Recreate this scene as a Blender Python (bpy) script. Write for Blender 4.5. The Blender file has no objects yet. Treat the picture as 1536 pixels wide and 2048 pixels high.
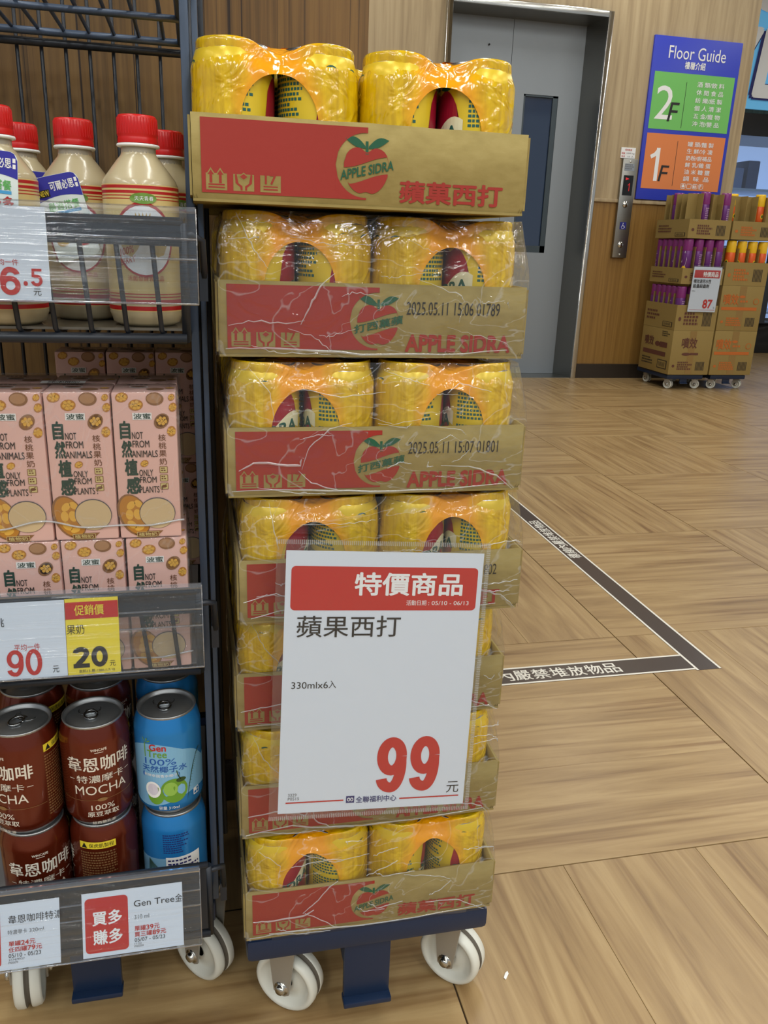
import bpy, bmesh, math, random
from mathutils import Vector, Matrix, noise
random.seed(7)
SC = bpy.context.scene
COL = SC.collection
PI = math.pi
# ------------------------------------------------------------------ camera
F_PX, PITCH, ROLL, YAW, EYE = 1622.5, 0.31812, 0.037525, 0.227375, 0.86
def make_camera():
    fwd = Vector((math.sin(YAW)*math.cos(PITCH), math.cos(YAW)*math.cos(PITCH), -math.sin(PITCH)))
    r0 = Vector((math.cos(YAW), -math.sin(YAW), 0)); u0 = r0.cross(fwd)
    r = math.cos(ROLL)*r0 + math.sin(ROLL)*u0; u = -math.sin(ROLL)*r0 + math.cos(ROLL)*u0
    cd = bpy.data.cameras.new('camera'); cam = bpy.data.objects.new('camera', cd); COL.objects.link(cam)
    m = Matrix.Identity(4)
    for i in range(3):
        m[i][0], m[i][1], m[i][2] = r[i], u[i], -fwd[i]
    m[0][3], m[1][3], m[2][3] = 0, 0, EYE
    cam.matrix_world = m
    cd.sensor_fit = 'HORIZONTAL'; cd.sensor_width = 36.0; cd.lens = 36.0*F_PX/1536.0
    cd.clip_start = 0.02; cd.clip_end = 60
    SC.camera = cam
make_camera()
# ------------------------------------------------------------------ world, lights, exposure
SC.view_settings.view_transform = 'Standard'; SC.view_settings.look = 'None'
SC.view_settings.exposure = -0.16; SC.view_settings.gamma = 1.0; SC.view_settings.use_curve_mapping = False
CY = SC.cycles
CY.max_bounces = 6; CY.diffuse_bounces = 3; CY.glossy_bounces = 3; CY.transmission_bounces = 3; CY.transparent_max_bounces = 12
CY.caustics_reflective = False; CY.caustics_refractive = False; CY.use_adaptive_sampling = True; CY.adaptive_threshold = 0.03; CY.sample_clamp_indirect = 6; CY.time_limit = 900
W = bpy.data.worlds.new('store_ambient'); SC.world = W; W.use_nodes = True
W.node_tree.nodes['Background'].inputs[0].default_value = (0.94, 0.98, 1.0, 1)
W.node_tree.nodes['Background'].inputs[1].default_value = 0.46
def area(name, loc, sx, sy, power, col=(1.0, 1.0, 0.95), rot=(0, 0, 0)):
    l = bpy.data.lights.new(name, 'AREA'); l.shape = 'RECTANGLE'; l.size = sx; l.size_y = sy; l.energy = power; l.color = col
    o = bpy.data.objects.new(name, l); COL.objects.link(o); o.location = loc; o.rotation_euler = rot
for _x in (-2.7, -0.9, 0.9, 2.7, 4.6):
    for _y in (-4.2, -1.9, 0.4, 2.7, 5.0):
        if _x < 0 and _y > 0.5: continue
        area('ceiling_tube', (_x, _y, 3.12), 0.22, 1.5, 21 if _y > -1 else 34)
# ------------------------------------------------------------------ colour + materials
def lin(c):
    c = c/255.0
    return c/12.92 if c <= 0.04045 else ((c+0.055)/1.055)**2.4
def rgb(r, g, b): return (lin(r), lin(g), lin(b), 1)
MATS = {}
def M(name, c=(128, 128, 128), rough=0.5, metal=0.0, spec=0.5, emit=0, bump=0, bscale=200, alpha=1.0, coat=0, stretch=None):
    if name in MATS: return MATS[name]
    m = bpy.data.materials.new(name); m.use_nodes = True; MATS[name] = m
    nt = m.node_tree; b = nt.nodes['Principled BSDF']
    b.inputs['Base Color'].default_value = rgb(*c); b.inputs['Roughness'].default_value = rough
    b.inputs['Metallic'].default_value = metal; b.inputs['Specular IOR Level'].default_value = spec
    b.inputs['Coat Weight'].default_value = coat; b.inputs['Alpha'].default_value = alpha
    if emit:
        b.inputs['Emission Color'].default_value = rgb(*c); b.inputs['Emission Strength'].default_value = emit
    if bump:
        t = nt.nodes.new('ShaderNodeTexCoord'); n = nt.nodes.new('ShaderNodeTexNoise'); bp = nt.nodes.new('ShaderNodeBump')
        n.inputs['Scale'].default_value = bscale; n.inputs['Detail'].default_value = 3
        src = t.outputs['Object']
        if stretch:
            mp = nt.nodes.new('ShaderNodeMapping'); mp.inputs['Scale'].default_value = stretch
            nt.links.new(src, mp.inputs[0]); src = mp.outputs[0]
        bp.inputs['Strength'].default_value = bump; bp.inputs['Distance'].default_value = 0.001
        nt.links.new(src, n.inputs[0]); nt.links.new(n.outputs[0], bp.inputs['Height']); nt.links.new(bp.outputs[0], b.inputs['Normal'])
    return m
def ramp(nt, fac, stops):
    r = nt.nodes.new('ShaderNodeValToRGB'); e = r.color_ramp.elements
    while len(e) < len(stops): e.new(0.5)
    for i, (p, c) in enumerate(stops): e[i].position = p; e[i].color = rgb(*c)
    nt.links.new(fac, r.inputs[0]); return r.outputs[0]
def mapped(nt, scale, coord='Object', rnd=False):
    t = nt.nodes.new('ShaderNodeTexCoord'); mp = nt.nodes.new('ShaderNodeMapping'); mp.inputs['Scale'].default_value = scale
    nt.links.new(t.outputs[coord], mp.inputs[0])
    if rnd:
        oi = nt.nodes.new('ShaderNodeObjectInfo'); ml = nt.nodes.new('ShaderNodeMath'); ml.operation = 'MULTIPLY'; ml.inputs[1].default_value = 37.0
        nt.links.new(oi.outputs['Random'], ml.inputs[0]); nt.links.new(ml.outputs[0], mp.inputs['Location'])
    return mp.outputs[0]
def wood(name, stops, scale, rough=0.45, fine=None, bump=0.08, rnd=False, coat=0.0, lines=None, dist=0.6, spec=.5):
    if name in MATS: return MATS[name]
    m = bpy.data.materials.new(name); m.use_nodes = True; MATS[name] = m; nt = m.node_tree; b = nt.nodes['Principled BSDF']
    v = mapped(nt, scale, 'Object', rnd)
    n = nt.nodes.new('ShaderNodeTexNoise'); n.inputs['Scale'].default_value = 1; n.inputs['Detail'].default_value = 7
    n.inputs['Roughness'].default_value = 0.62; n.inputs['Distortion'].default_value = dist
    nt.links.new(v, n.inputs[0]); col = ramp(nt, n.outputs[0], stops)
    if lines:
        v2 = mapped(nt, lines[0], 'Object', rnd); n2 = nt.nodes.new('ShaderNodeTexNoise'); n2.inputs['Scale'].default_value = 1
        n2.inputs['Detail'].default_value = 2; nt.links.new(v2, n2.inputs[0])
        r2 = ramp(nt, n2.outputs[0], [(lines[1], (255, 255, 255)), (lines[2], lines[3])])
        mx = nt.nodes.new('ShaderNodeMix'); mx.data_type = 'RGBA'; mx.blend_type = 'MULTIPLY'; mx.inputs[0].default_value = 1
        nt.links.new(col, mx.inputs[6]); nt.links.new(r2, mx.inputs[7]); col = mx.outputs[2]
    nt.links.new(col, b.inputs['Base Color']); b.inputs['Roughness'].default_value = rough; b.inputs['Coat Weight'].default_value = coat
    b.inputs['Coat Roughness'].default_value = 0.25; b.inputs['Specular IOR Level'].default_value = spec
    if bump < .04: return m
    bp = nt.nodes.new('ShaderNodeBump'); bp.inputs['Strength'].default_value = bump; bp.inputs['Distance'].default_value = 0.002
    nt.links.new(n.outputs[0], bp.inputs['Height']); nt.links.new(bp.outputs[0], b.inputs['Normal'])
    return m
def clear(name, tint=(245, 248, 252), gloss=1.2, rough=0.06, haze=0.05, bump=0, bscale=60, stretch=(1, 1, 1), crease=0, cscale=30, cap=.3, hazecol=(225, 232, 240)):
    """transparent sheet: see-through + fresnel gloss + a little white haze, creases whiten"""
    if name in MATS: return MATS[name]
    m = bpy.data.materials.new(name); m.use_nodes = True; MATS[name] = m; nt = m.node_tree; nt.nodes.clear()
    N = nt.nodes.new; L = nt.links.new
    out = N('ShaderNodeOutputMaterial'); tr = N('ShaderNodeBsdfTransparent'); tr.inputs[0].default_value = rgb(*tint)
    gl = N('ShaderNodeBsdfGlossy'); gl.inputs['Roughness'].default_value = rough
    df = N('ShaderNodeBsdfDiffuse'); df.inputs[0].default_value = rgb(*hazecol)
    fr = N('ShaderNodeFresnel'); fr.inputs[0].default_value = 1.45
    mu = N('ShaderNodeMath'); mu.operation = 'MULTIPLY'; mu.use_clamp = True; mu.inputs[1].default_value = gloss
    L(fr.outputs[0], mu.inputs[0])
    mn = N('ShaderNodeMath'); mn.operation = 'MINIMUM'; mn.inputs[1].default_value = cap; L(mu.outputs[0], mn.inputs[0]); mu = mn
    m1 = N('ShaderNodeMixShader'); m1.inputs[0].default_value = haze; L(tr.outputs[0], m1.inputs[1]); L(df.outputs[0], m1.inputs[2])
    m2 = N('ShaderNodeMixShader'); L(mu.outputs[0], m2.inputs[0]); L(m1.outputs[0], m2.inputs[1]); L(gl.outputs[0], m2.inputs[2])
    if bump:
        v = mapped(nt, stretch); n = N('ShaderNodeTexNoise'); n.inputs['Scale'].default_value = bscale; n.inputs['Detail'].default_value = 4
        n.inputs['Distortion'].default_value = 1.2
        L(v, n.inputs[0]); bp = N('ShaderNodeBump'); bp.inputs['Strength'].default_value = bump; bp.inputs['Distance'].default_value = 0.004
        L(n.outputs[0], bp.inputs['Height'])
        for s in (gl, fr, df): L(bp.outputs[0], s.inputs['Normal'])
    if crease:
        v = mapped(nt, stretch); n = N('ShaderNodeTexNoise'); n.inputs['Scale'].default_value = cscale; n.inputs['Detail'].default_value = 3
        n.inputs['Distortion'].default_value = 2.0; L(v, n.inputs[0])
        s1 = N('ShaderNodeMath'); s1.operation = 'SUBTRACT'; s1.inputs[1].default_value = 0.5; L(n.outputs[0], s1.inputs[0])
        s2 = N('ShaderNodeMath'); s2.operation = 'ABSOLUTE'; L(s1.outputs[0], s2.inputs[0])
        mr = N('ShaderNodeMapRange'); mr.inputs[1].default_value = 0.0; mr.inputs[2].default_value = 0.014; mr.inputs[3].default_value = crease; mr.inputs[4].default_value = haze
        L(s2.outputs[0], mr.inputs[0]); L(mr.outputs[0], m1.inputs[0])
    L(m2.outputs[0], out.inputs[0]); return m
# ------------------------------------------------------------------ mesh builder
GL = {}
def glyphs(body, bold, shear):
    k = (body, bold, shear)
    if k not in GL:
        c = bpy.data.curves.new('glyph', 'FONT'); c.body = body; c.offset = bold; c.shear = shear; c.resolution_u = 3; c.size = 1
        o = bpy.data.objects.new('glyph', c); me = bpy.data.meshes.new_from_object(o)
        vs = [(v.co.x, v.co.y) for v in me.vertices]; fs = [tuple(p.vertices) for p in me.polygons]
        bpy.data.objects.remove(o); bpy.data.curves.remove(c); bpy.data.meshes.remove(me)
        GL[k] = (vs, fs)
    return GL[k]
class MB:
    def __init__(s): s.v = []; s.f = []; s.m = []; s.sm = []
    def add(s, vs, fs, mi=0, sm=False):
        o = len(s.v); s.v += [tuple(p) for p in vs]
        for f in fs: s.f.append(tuple(i+o for i in f)); s.m.append(mi); s.sm.append(sm)
        return s
    def box(s, a, b, mi=0):
        x0, y0, z0 = a; x1, y1, z1 = b
        return s.add([(x0, y0, z0), (x1, y0, z0), (x1, y1, z0), (x0, y1, z0), (x0, y0, z1), (x1, y0, z1), (x1, y1, z1), (x0, y1, z1)],
                     [(0, 3, 2, 1), (4, 5, 6, 7), (0, 1, 5, 4), (1, 2, 6, 5), (2, 3, 7, 6), (3, 0, 4, 7)], mi)
    def lathe(s, prof, n=32, mi=0, c=(0, 0, 0), mis=None, ax=None, sm=True):
        """profile [(r, z)]; ax: optional Matrix turning local z to another axis"""
        vs = []; fs = []; mm = []
        for r, z in prof:
            for i in range(n):
                a = 2*PI*i/n; p = Vector((r*math.cos(a), r*math.sin(a), z))
                if ax: p = ax @ p
                vs.append((p[0]+c[0], p[1]+c[1], p[2]+c[2]))
        o = len(s.v); s.v += vs
        for j in range(len(prof)-1):
            for i in range(n):
                k = (i+1) % n; s.f.append((o+j*n+i, o+j*n+k, o+(j+1)*n+k, o+(j+1)*n+i)); s.m.append(mis[j] if mis else mi); s.sm.append(sm)
        return s
    def tube(s, pts, r, n=8, mi=0, cap=True):
        pts = [Vector(p) for p in pts]; rings = []; o = len(s.v); up = Vector((0.13, 0.21, 0.97))
        for i, p in enumerate(pts):
            d = (pts[min(i+1, len(pts)-1)]-pts[max(i-1, 0)]).normalized()
            a = d.cross(up)
            if a.length < 1e-3: a = d.cross(Vector((1, 0, 0)))
            a.normalize(); b = d.cross(a)
            for k in range(n):
                t = 2*PI*k/n; s.v.append(tuple(p+r*(math.cos(t)*a+math.sin(t)*b)))
        for i in range(len(pts)-1):
            for k in range(n):
                q = (k+1) % n; s.f.append((o+i*n+k, o+(i+1)*n+k, o+(i+1)*n+q, o+i*n+q)); s.m.append(mi); s.sm.append(True)
        if cap:
            s.f.append(tuple(o+k for k in range(n))); s.m.append(mi); s.sm.append(False)
            e = o+(len(pts)-1)*n; s.f.append(tuple(e+k for k in reversed(range(n)))); s.m.append(mi); s.sm.append(False)
        return s
    def flat(s, pts, mi, fn, l=1): return s.add([fn(u, v, l) for u, v in pts], [tuple(range(len(pts)))], mi)
    def rect(s, u0, v0, u1, v1, mi, fn, l=1, n=1): return s.band(u0, u1, n, lambda u: v0, lambda u: v1, mi, fn, l)
    def band(s, u0, u1, n, lo, hi, mi, fn, l=1):
        vs = []; fs = []
        for i in range(n+1):
            u = u0+(u1-u0)*i/n; vs += [fn(u, lo(u), l), fn(u, hi(u), l)]
        for i in range(n): fs.append((2*i, 2*i+2, 2*i+3, 2*i+1))
        return s.add(vs, fs, mi)
    def disc(s, cu, cv, ru, rv, mi, fn, l=1, n=20, rot=0, a0=0, a1=2*PI):
        vs = [fn(cu, cv, l)]; c, q = math.cos(rot), math.sin(rot)
        full = abs(a1-a0-2*PI) < 1e-6
        for i in range(n+(0 if full else 1)):
            a = a0+(a1-a0)*i/n; x, y = ru*math.cos(a), rv*math.sin(a); vs.append(fn(cu+x*c-y*q, cv+x*q+y*c, l))
        return s.add(vs, [(0, i+1, (i+1) % n+1 if full else i+2) for i in range(n)], mi)
    def rrect(s, u0, v0, u1, v1, r, mi, fn, l=1):
        pts = []
        for cx, cy, a in ((u1-r, v1-r, 0), (u0+r, v1-r, PI/2), (u0+r, v0+r, PI), (u1-r, v0+r, 1.5*PI)):
            for k in range(6): pts.append((cx+r*math.cos(a+k*PI/10), cy+r*math.sin(a+k*PI/10)))
        return s.flat(pts, mi, fn, l)
    def txt(s, body, box, mi, fn, l=2, bold=0.0, shear=0.0, slope=0.0):
        vs, fs = glyphs(body, 0.0, shear)
        if not vs: return s
        x0 = min(p[0] for p in vs); x1 = max(p[0] for p in vs); y0 = min(p[1] for p in vs); y1 = max(p[1] for p in vs)
        b = bold; offs = [(0, 0)] if not b else [(b*math.cos(k*PI/4), b*math.sin(k*PI/4)) for k in range(8)]+[(0, 0)]
        x0 -= b; x1 += b; y0 -= b; y1 += b
        u0, v0, u1, v1 = box; su = (u1-u0)/(x1-x0); sv = (v1-v0)/max(1e-6, y1-y0)
        for k, (dx, dy) in enumerate(offs):
            s.add([fn(u0+(x+dx-x0)*su, v0+(y+dy-y0)*sv+slope*(x+dx-x0)*su, l+.09*k) for x, y in vs], fs, mi)
        return s
    def ribbon(s, path, w, mi, fn, l=2):
        n = len(path); vs = []
        for i, (u, v) in enumerate(path):
            a = path[max(0, i-1)]; b = path[min(n-1, i+1)]; dx, dy = b[0]-a[0], b[1]-a[1]; L = math.hypot(dx, dy) or 1
            k = (w(i/(n-1)) if callable(w) else w)/2; vs += [fn(u-dy/L*k, v+dx/L*k, l), fn(u+dy/L*k, v-dx/L*k, l)]
        return s.add(vs, [(2*i+1, 2*i+3, 2*i+2, 2*i) for i in range(n-1)], mi)
    def digits(s, body, box, mi, fn, l=2, wt=.30, gap=.10):
        """heavy poster numerals drawn from strokes"""
        u0, v0, u1, v1 = box; n = len(body); H = v1-v0; W_ = (u1-u0)/(n+(n-1)*gap)
        for i, ch in enumerate(body):
            o = u0+i*W_*(1+gap); cnt = [0]
            f = (lambda u, v, l, o=o: fn(o+u*W_, v0+v*H, l)) if ch != '6' else (lambda u, v, l, o=o: fn(o+(1-u)*W_, v0+(1-v)*H, l))
            k = wt/2; a = W_/H
            def el(cx, cy, rx, ry, t0, t1, m=24): return [(cx+rx*math.cos(t0+(t1-t0)*q/m), cy+ry*math.sin(t0+(t1-t0)*q/m)) for q in range(m+1)]
            def rb(path, wd=wt):     # stroke with even width in real proportions
                g = lambda u, v, l: f(u, v*a, l)
                s.ribbon([(u, v/a) for u, v in path], wd, mi, g, l+.25*cnt[0]); cnt[0] += 1
            t = wt*a
            if ch in '96':
                rb(el(.5, .655, .5-k, .345-t/2, 0, 2*PI, 32)); rb(el(.5, .5, .5-k, .5-t/2, .25, -PI*.5, 18)+el(.5, .27, .5-k, .27-t/2, -PI*.5, -PI+.10, 12)[1:])
            elif ch == '0': rb(el(.5, .5, .5-k, .5-t/2, 0, 2*PI, 36))
            elif ch == '2': rb(el(.5, .70, .5-k, .30-t/2, PI-.1, -.45, 18)+[(.60, .40), (.36, .24), (.22, .10)]); rb([(.02, t*.45), (1.0, t*.45)], wt*.9)
            elif ch == '5': rb([(.12, 1-t*.42), (.95, 1-t*.42)], wt*.84); rb([(.24, .97), (.19, .52)], wt*.8); rb(el(.48, .335, .5-k, .335-t/2, PI*.72, -PI+.25, 24))
            elif ch == '1': rb([(.70, 0), (.70, 1)]); rb([(.70, .93), (.48, .80), (.18, .72)], wt*.9)
        return s
    def lines(s, u0, v0, u1, v1, n, mi, fn, l=1, fill=0.55, seed=0):
        """rows of fine print: small dashes in rows"""
        rr = random.Random(seed); h = (v1-v0)/n
        for i in range(n):
            u = u0; v = v1-(i+1)*h
            end = u1-(u1-u0)*rr.choice((0, 0, .1, .3))
            while u < end:
                w = h*rr.uniform(.5, .8); s.rect(u, v+h*(1-fill), min(u+w, u1), v+h, mi, fn, l); u += w+h*rr.uniform(.15, .35)
        return s
    def build(s, name, mats, parent=None, bevel=0, seg=2, loc=None, smooth_all=False):
        me = bpy.data.meshes.new(name); me.from_pydata(s.v, [], s.f)
        if not isinstance(mats, (list, tuple)): mats = [mats]
        for m in mats: me.materials.append(m)
        me.polygons.foreach_set('material_index', s.m); me.polygons.foreach_set('use_smooth', [True]*len(s.f) if smooth_all else s.sm)
        if bevel:
            bm = bmesh.new(); bm.from_mesh(me); bmesh.ops.remove_doubles(bm, verts=bm.verts, dist=1e-6)
            es = [e for e in bm.edges if len(e.link_faces) == 2 and e.calc_face_angle(0) > 0.5]
            bmesh.ops.bevel(bm, geom=es, offset=bevel, segments=seg, profile=0.6, affect='EDGES', clamp_overlap=True)
            for f in bm.faces: f.smooth = True
            bm.to_mesh(me); bm.free()
            try: me.set_sharp_from_angle(angle=0.7)
            except Exception: pass
        me.update()
        o = bpy.data.objects.new(name, me); COL.objects.link(o)
        if parent: o.parent = parent
        if loc: o.location = loc
        return o
def tag(o, label=None, cat=None, group=None, kind=None):
    if label: o['label'] = label
    if cat: o['category'] = cat
    if group: o['group'] = group
    if kind: o['kind'] = kind
    return o
def thing(name, label, cat, loc=(0, 0, 0), rz=0, group=None):
    o = bpy.data.objects.new(name, None); COL.objects.link(o); o.empty_display_size = 0.02
    o.location = loc; o.rotation_euler = (0, 0, rz); return tag(o, label, cat, group)
def dup(o, parent=None):
    c = o.copy(); COL.objects.link(c); c.parent = parent
    for ch in o.children: dup(ch, c)
    return c
def dup_at(o, loc, rz, label, group=None):
    c = dup(o); c.location = loc; c.rotation_euler = (0, 0, rz); return tag(c, label, None, group)
def front(x0=0, y0=0, z0=0, eps=0.00015):      # surface facing -Y
    return lambda u, v, l: (x0+u, y0-eps*l, z0+v)
def leftside(x0=0, y0=0, z0=0, eps=0.00015):   # surface facing -X, u runs towards -Y
    return lambda u, v, l: (x0-eps*l, y0-u, z0+v)
def topside(x0=0, y0=0, z0=0, eps=0.00015): return lambda u, v, l: (x0+u, y0+v, z0+eps*l)
def cylfn(r, z0=0, turn=0.0, eps=0.00012):
    return lambda u, v, l: ((r+eps*l)*math.sin(u/r+turn), -(r+eps*l)*math.cos(u/r+turn), z0+v)
# ------------------------------------------------------------------ palette
m_white = M('white_print', (238, 240, 242), 0.6); m_paper = M('white_paper', (216, 226, 240), 0.55, coat=0.1)
m_black = M('black_print', (24, 24, 26), 0.5); m_redp = M('red_print', (190, 36, 32), 0.5)
m_yel = M('yellow_paper', (236, 214, 58), 0.5); m_grey = M('grey_print', (110, 112, 116), 0.6)
m_navy = M('navy_print', (36, 40, 110), 0.5)
m_steel = M('brushed_steel', (150, 150, 146), 0.33, 1.0, bump=0.04, bscale=60, stretch=(1, 1, 30))
m_chrome = M('polished_steel', (200, 200, 196), 0.16, 1.0)
m_alu = M('aluminium', (178, 182, 186), 0.24, 1.0)
m_nylon = M('white_nylon', (214, 216, 208), 0.42, bump=0.1, bscale=90)
m_groove = M('groove_dark', (96, 90, 80), 0.7)  # darker grey-brown for the centre groove of the wheel tread
m_blue = M('blue_plastic', (18, 38, 68), 0.38, bump=0.05, bscale=300)
m_rack = M('rack_blue_grey_paint', (66, 82, 106), 0.35, 0.2)
m_rackd = M('rack_dark_paint', (34, 40, 50), 0.4, 0.2)
# ================================================================== STRUCTURE
m_floor = wood('floor_oak', [(0.24, (116, 90, 58)), (0.38, (144, 117, 79)), (0.52, (160, 133, 92)), (0.64, (172, 146, 104)), (0.80, (148, 120, 82))],
               (1.6, 22, 5), rough=0.34, bump=0.03, rnd=True, lines=((2.2, 60, 10), 0.56, 0.80, (196, 178, 162)), dist=1.2, spec=.5)
m_joint = M('floor_joint', (84, 70, 58), 0.8)
m_wall = wood('wall_light_oak', [(0.30, (150, 130, 99)), (0.5, (172, 152, 118)), (0.7, (184, 165, 131))], (26, 26, 1.1), rough=0.5, bump=0.02)
m_wains = wood('wainscot_oak', [(0.28, (112, 80, 34)), (0.45, (140, 104, 50)), (0.6, (152, 116, 58)), (0.75, (126, 90, 40))], (38, 38, 0.7), rough=0.42, bump=0.03)
m_col = wood('column_walnut', [(0.30, (82, 60, 28)), (0.48, (108, 80, 40)), (0.62, (120, 91, 47)), (0.78, (96, 70, 34))], (120, 120, 2.4), rough=0.6, bump=0.05,
             lines=((150, 150, 0.5), 0.60, 0.68, (88, 66, 44)), dist=0.15)
PX, PY, X0, Y0 = 0.655, 0.676, 0.278, 0.889
fl = MB().box((-4, -4, -0.06), (9, 10.5, -0.004)).build('floor', m_joint); tag(fl, kind='structure')
def plank_mesh(l, w):
    g, c = 0.0002, 0.0004; a, b = l/2-g, w/2-g
    vs = [(x, y, z) for z, q in ((-0.004, 0), (-c, 0), (0, c)) for x, y in ((-a+q, -b+q), (a-q, -b+q), (a-q, b-q), (-a+q, b-q))]
    fs = [(8, 9, 10, 11)]+[(4*k+i, 4*k+(i+1) % 4, 4*k+4+(i+1) % 4, 4*k+4+i) for k in (0, 1) for i in range(4)]
    return MB().add(vs, fs)
GP = .0009
px = plank_mesh(PX-2*GP, (PY-2*GP)/3).build('plank', m_floor, fl); py = plank_mesh(PY-2*GP, (PX-2*GP)/3).build('plank', m_floor, fl); py.rotation_euler.z = PI/2
protos = {0: [px, True], 1: [py, True]}
restx, resty = MB(), MB()
for i in range(-6, 13):
    for j in range(-6, 14):
        x, y = X0+i*PX, Y0+j*PY; cx, cy = x+PX/2, y+PY/2; par = (i+j) % 2
        vis = cy > 0.45 and cx < 0.80*cy+0.75 and cy < 7.4 and (cx > -0.75 if cy < 1.2 else cx > 0.1*cy-0.1)
        for k in range(3):
            c = (cx, y+GP+(k+.5)*(PY-2*GP)/3) if par == 0 else (x+GP+(k+.5)*(PX-2*GP)/3, cy)
            if vis:
                p = protos[par]
                o = p[0] if p[1] else p[0].copy()
                if not p[1]: COL.objects.link(o)
                p[1] = False; o.location = (c[0], c[1], 0)
            elif par == 0:
                a, b = PX/2-.0007, PY/6-.0007; restx.add([(c[0]-a, c[1]-b, 0), (c[0]+a, c[1]-b, 0), (c[0]+a, c[1]+b, 0), (c[0]-a, c[1]+b, 0)], [(0, 1, 2, 3)])
            else:
                a, b = PX/6-.0007, PY/2-.0007; q = (c[1], -c[0])
                resty.add([(q[0]-b, q[1]-a, 0), (q[0]+b, q[1]-a, 0), (q[0]+b, q[1]+a, 0), (q[0]-b, q[1]+a, 0)], [(0, 1, 2, 3)])
tag(restx.build('plank_field', m_floor, fl), kind='stuff'); o = resty.build('plank_field', m_floor, fl); o.rotation_euler.z = PI/2; tag(o, kind='stuff')
tag(MB().box((-4, -4, 3.2), (9, 10.5, 3.3)).build('ceiling', M('ceiling_white', (225, 226, 224), 0.8)), kind='structure')
# elevator wall -----------------------------------------------------
WY = 5.42; EX0, EX1, ETOP = 1.522, 2.612, 2.302; WX1 = 3.66
wb = MB()
wb.box((-1.5, WY, 1.197), (EX0+.01, WY+.25, 3.2)).box((EX1-.01, WY, 1.197), (WX1, WY+.45, 3.2)).box((EX0+.01, WY, ETOP-.01), (EX1-.01, WY+.25, 3.2))
wo = tag(wb.build('wall_back', m_wall), kind='structure')
for a, b in ((-1.5, EX0+.01), (EX1-.01, WX1)):
    MB().box((a, WY+.004, 0), (b, WY+.24, 1.197)).build('wainscot', m_wains, wo)
    MB().box((a, WY-.012, 1.187), (b, WY+.01, 1.21)).build('rail_trim', m_wall, wo, bevel=.004)
for n, a, b in (('left', -1.5, EX0+.01), ('right', EX1+.004, WX1+.004)):
    tag(MB().box((a, WY-.02, 0), (b, WY+.01, .1)).build('baseboard_'+n, M('dark_baseboard', (44, 36, 28), 0.4)), kind='structure')
# elevator ----------------------------------------------------------
lift = thing('door_1', 'grey two-panel lift door with a tall dark window in a polished steel frame', 'door', (0, 0, 0)); lift['kind'] = 'structure'
del lift['category']
m_door = M('lift_door_grey', (142, 150, 158), 0.42, 0.25, bump=0.02, bscale=40)
DY = 5.60; JX = 2.525; JT = 2.255; IX0 = 1.60
f = MB()
f.box((EX0, WY-.035, 0), (EX0+.035, WY+.02, ETOP)).box((EX1-.035, WY-.035, 0), (EX1, WY+.02, ETOP)).box((EX0+.035, WY-.035, ETOP-.035), (EX1-.035, WY+.02, ETOP))
f.build('frame', m_chrome, lift, bevel=.003)
j = MB()
j.add([(EX1-.035, WY-.02, 0), (JX, DY+.03, 0), (JX, DY+.03, JT), (EX1-.035, WY-.02, ETOP-.035)], [(0, 1, 2, 3)])
j.add([(EX0+.035, WY-.02, 0), (IX0, DY+.03, 0), (IX0, DY+.03, JT), (EX0+.035, WY-.02, ETOP-.035)], [(3, 2, 1, 0)])
j.add([(EX0+.035, WY-.02, ETOP-.035), (IX0, DY+.03, JT), (JX, DY+.03, JT), (EX1-.035, WY-.02, ETOP-.035)], [(0, 1, 2, 3)])
j.build('jamb', m_steel, lift)
GX0, GX1, GZ0, GZ1 = 2.135, 2.378, .845, 1.835
MB().box((IX0-.05, DY, .004), (2.0285, DY+.03, JT+.02)).build('door_panel', m_door, lift)
d = MB().box((2.0315, DY, .004), (GX0, DY+.03, JT+.02)).box((GX1, DY, .004), (JX+.05, DY+.03, JT+.02)).box((GX0, DY, .004), (GX1, DY+.03, GZ0)).box((GX0, DY, GZ1), (GX1, DY+.03, JT+.02))
d.build('door_panel', m_door, lift)
fr = MB()
for a, b in (((GX0, GZ0), (GX0+.012, GZ1)), ((GX1-.035, GZ0), (GX1, GZ1)), ((GX0, GZ0), (GX1, GZ0+.045)), ((GX0, GZ1-.012), (GX1, GZ1))):
    fr.box((a[0], DY+.004, a[1]), (b[0], DY+.022, b[1]))
fr.build('window_frame', M('window_gasket', (62, 74, 82), 0.4, 0.3), lift)
MB().box((GX0+.005, DY+.016, GZ0+.005), (GX1-.005, DY+.02, GZ1-.005)).build('pane', M('dark_lift_glass', (34, 54, 84), 0.06, 0, 0.9), lift)
MB().box((IX0-.05, WY-.02, -.002), (JX+.06, DY+.02, .003)).build('sill', m_steel, lift)
MB().lathe([(0, 0), (.006, 0), (.006, .004), (0, .004)], 10, 0, (1.87, DY-.004, 2.10), ax=Matrix.Rotation(PI/2, 3, 'X')).build('keyhole', m_black, lift)
# walnut column behind the rack --------------------------------------
cw = MB().box((-1.6, 1.13, 0), (.2185, 2.0, 3.2)).build('wall_left', m_col); tag(cw, kind='structure')
tag(MB().box((-1.6, 1.118, 0), (.222, 1.13, .07)).build('baseboard_left', M('dark_baseboard'), bevel=.003), kind='structure')
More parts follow.
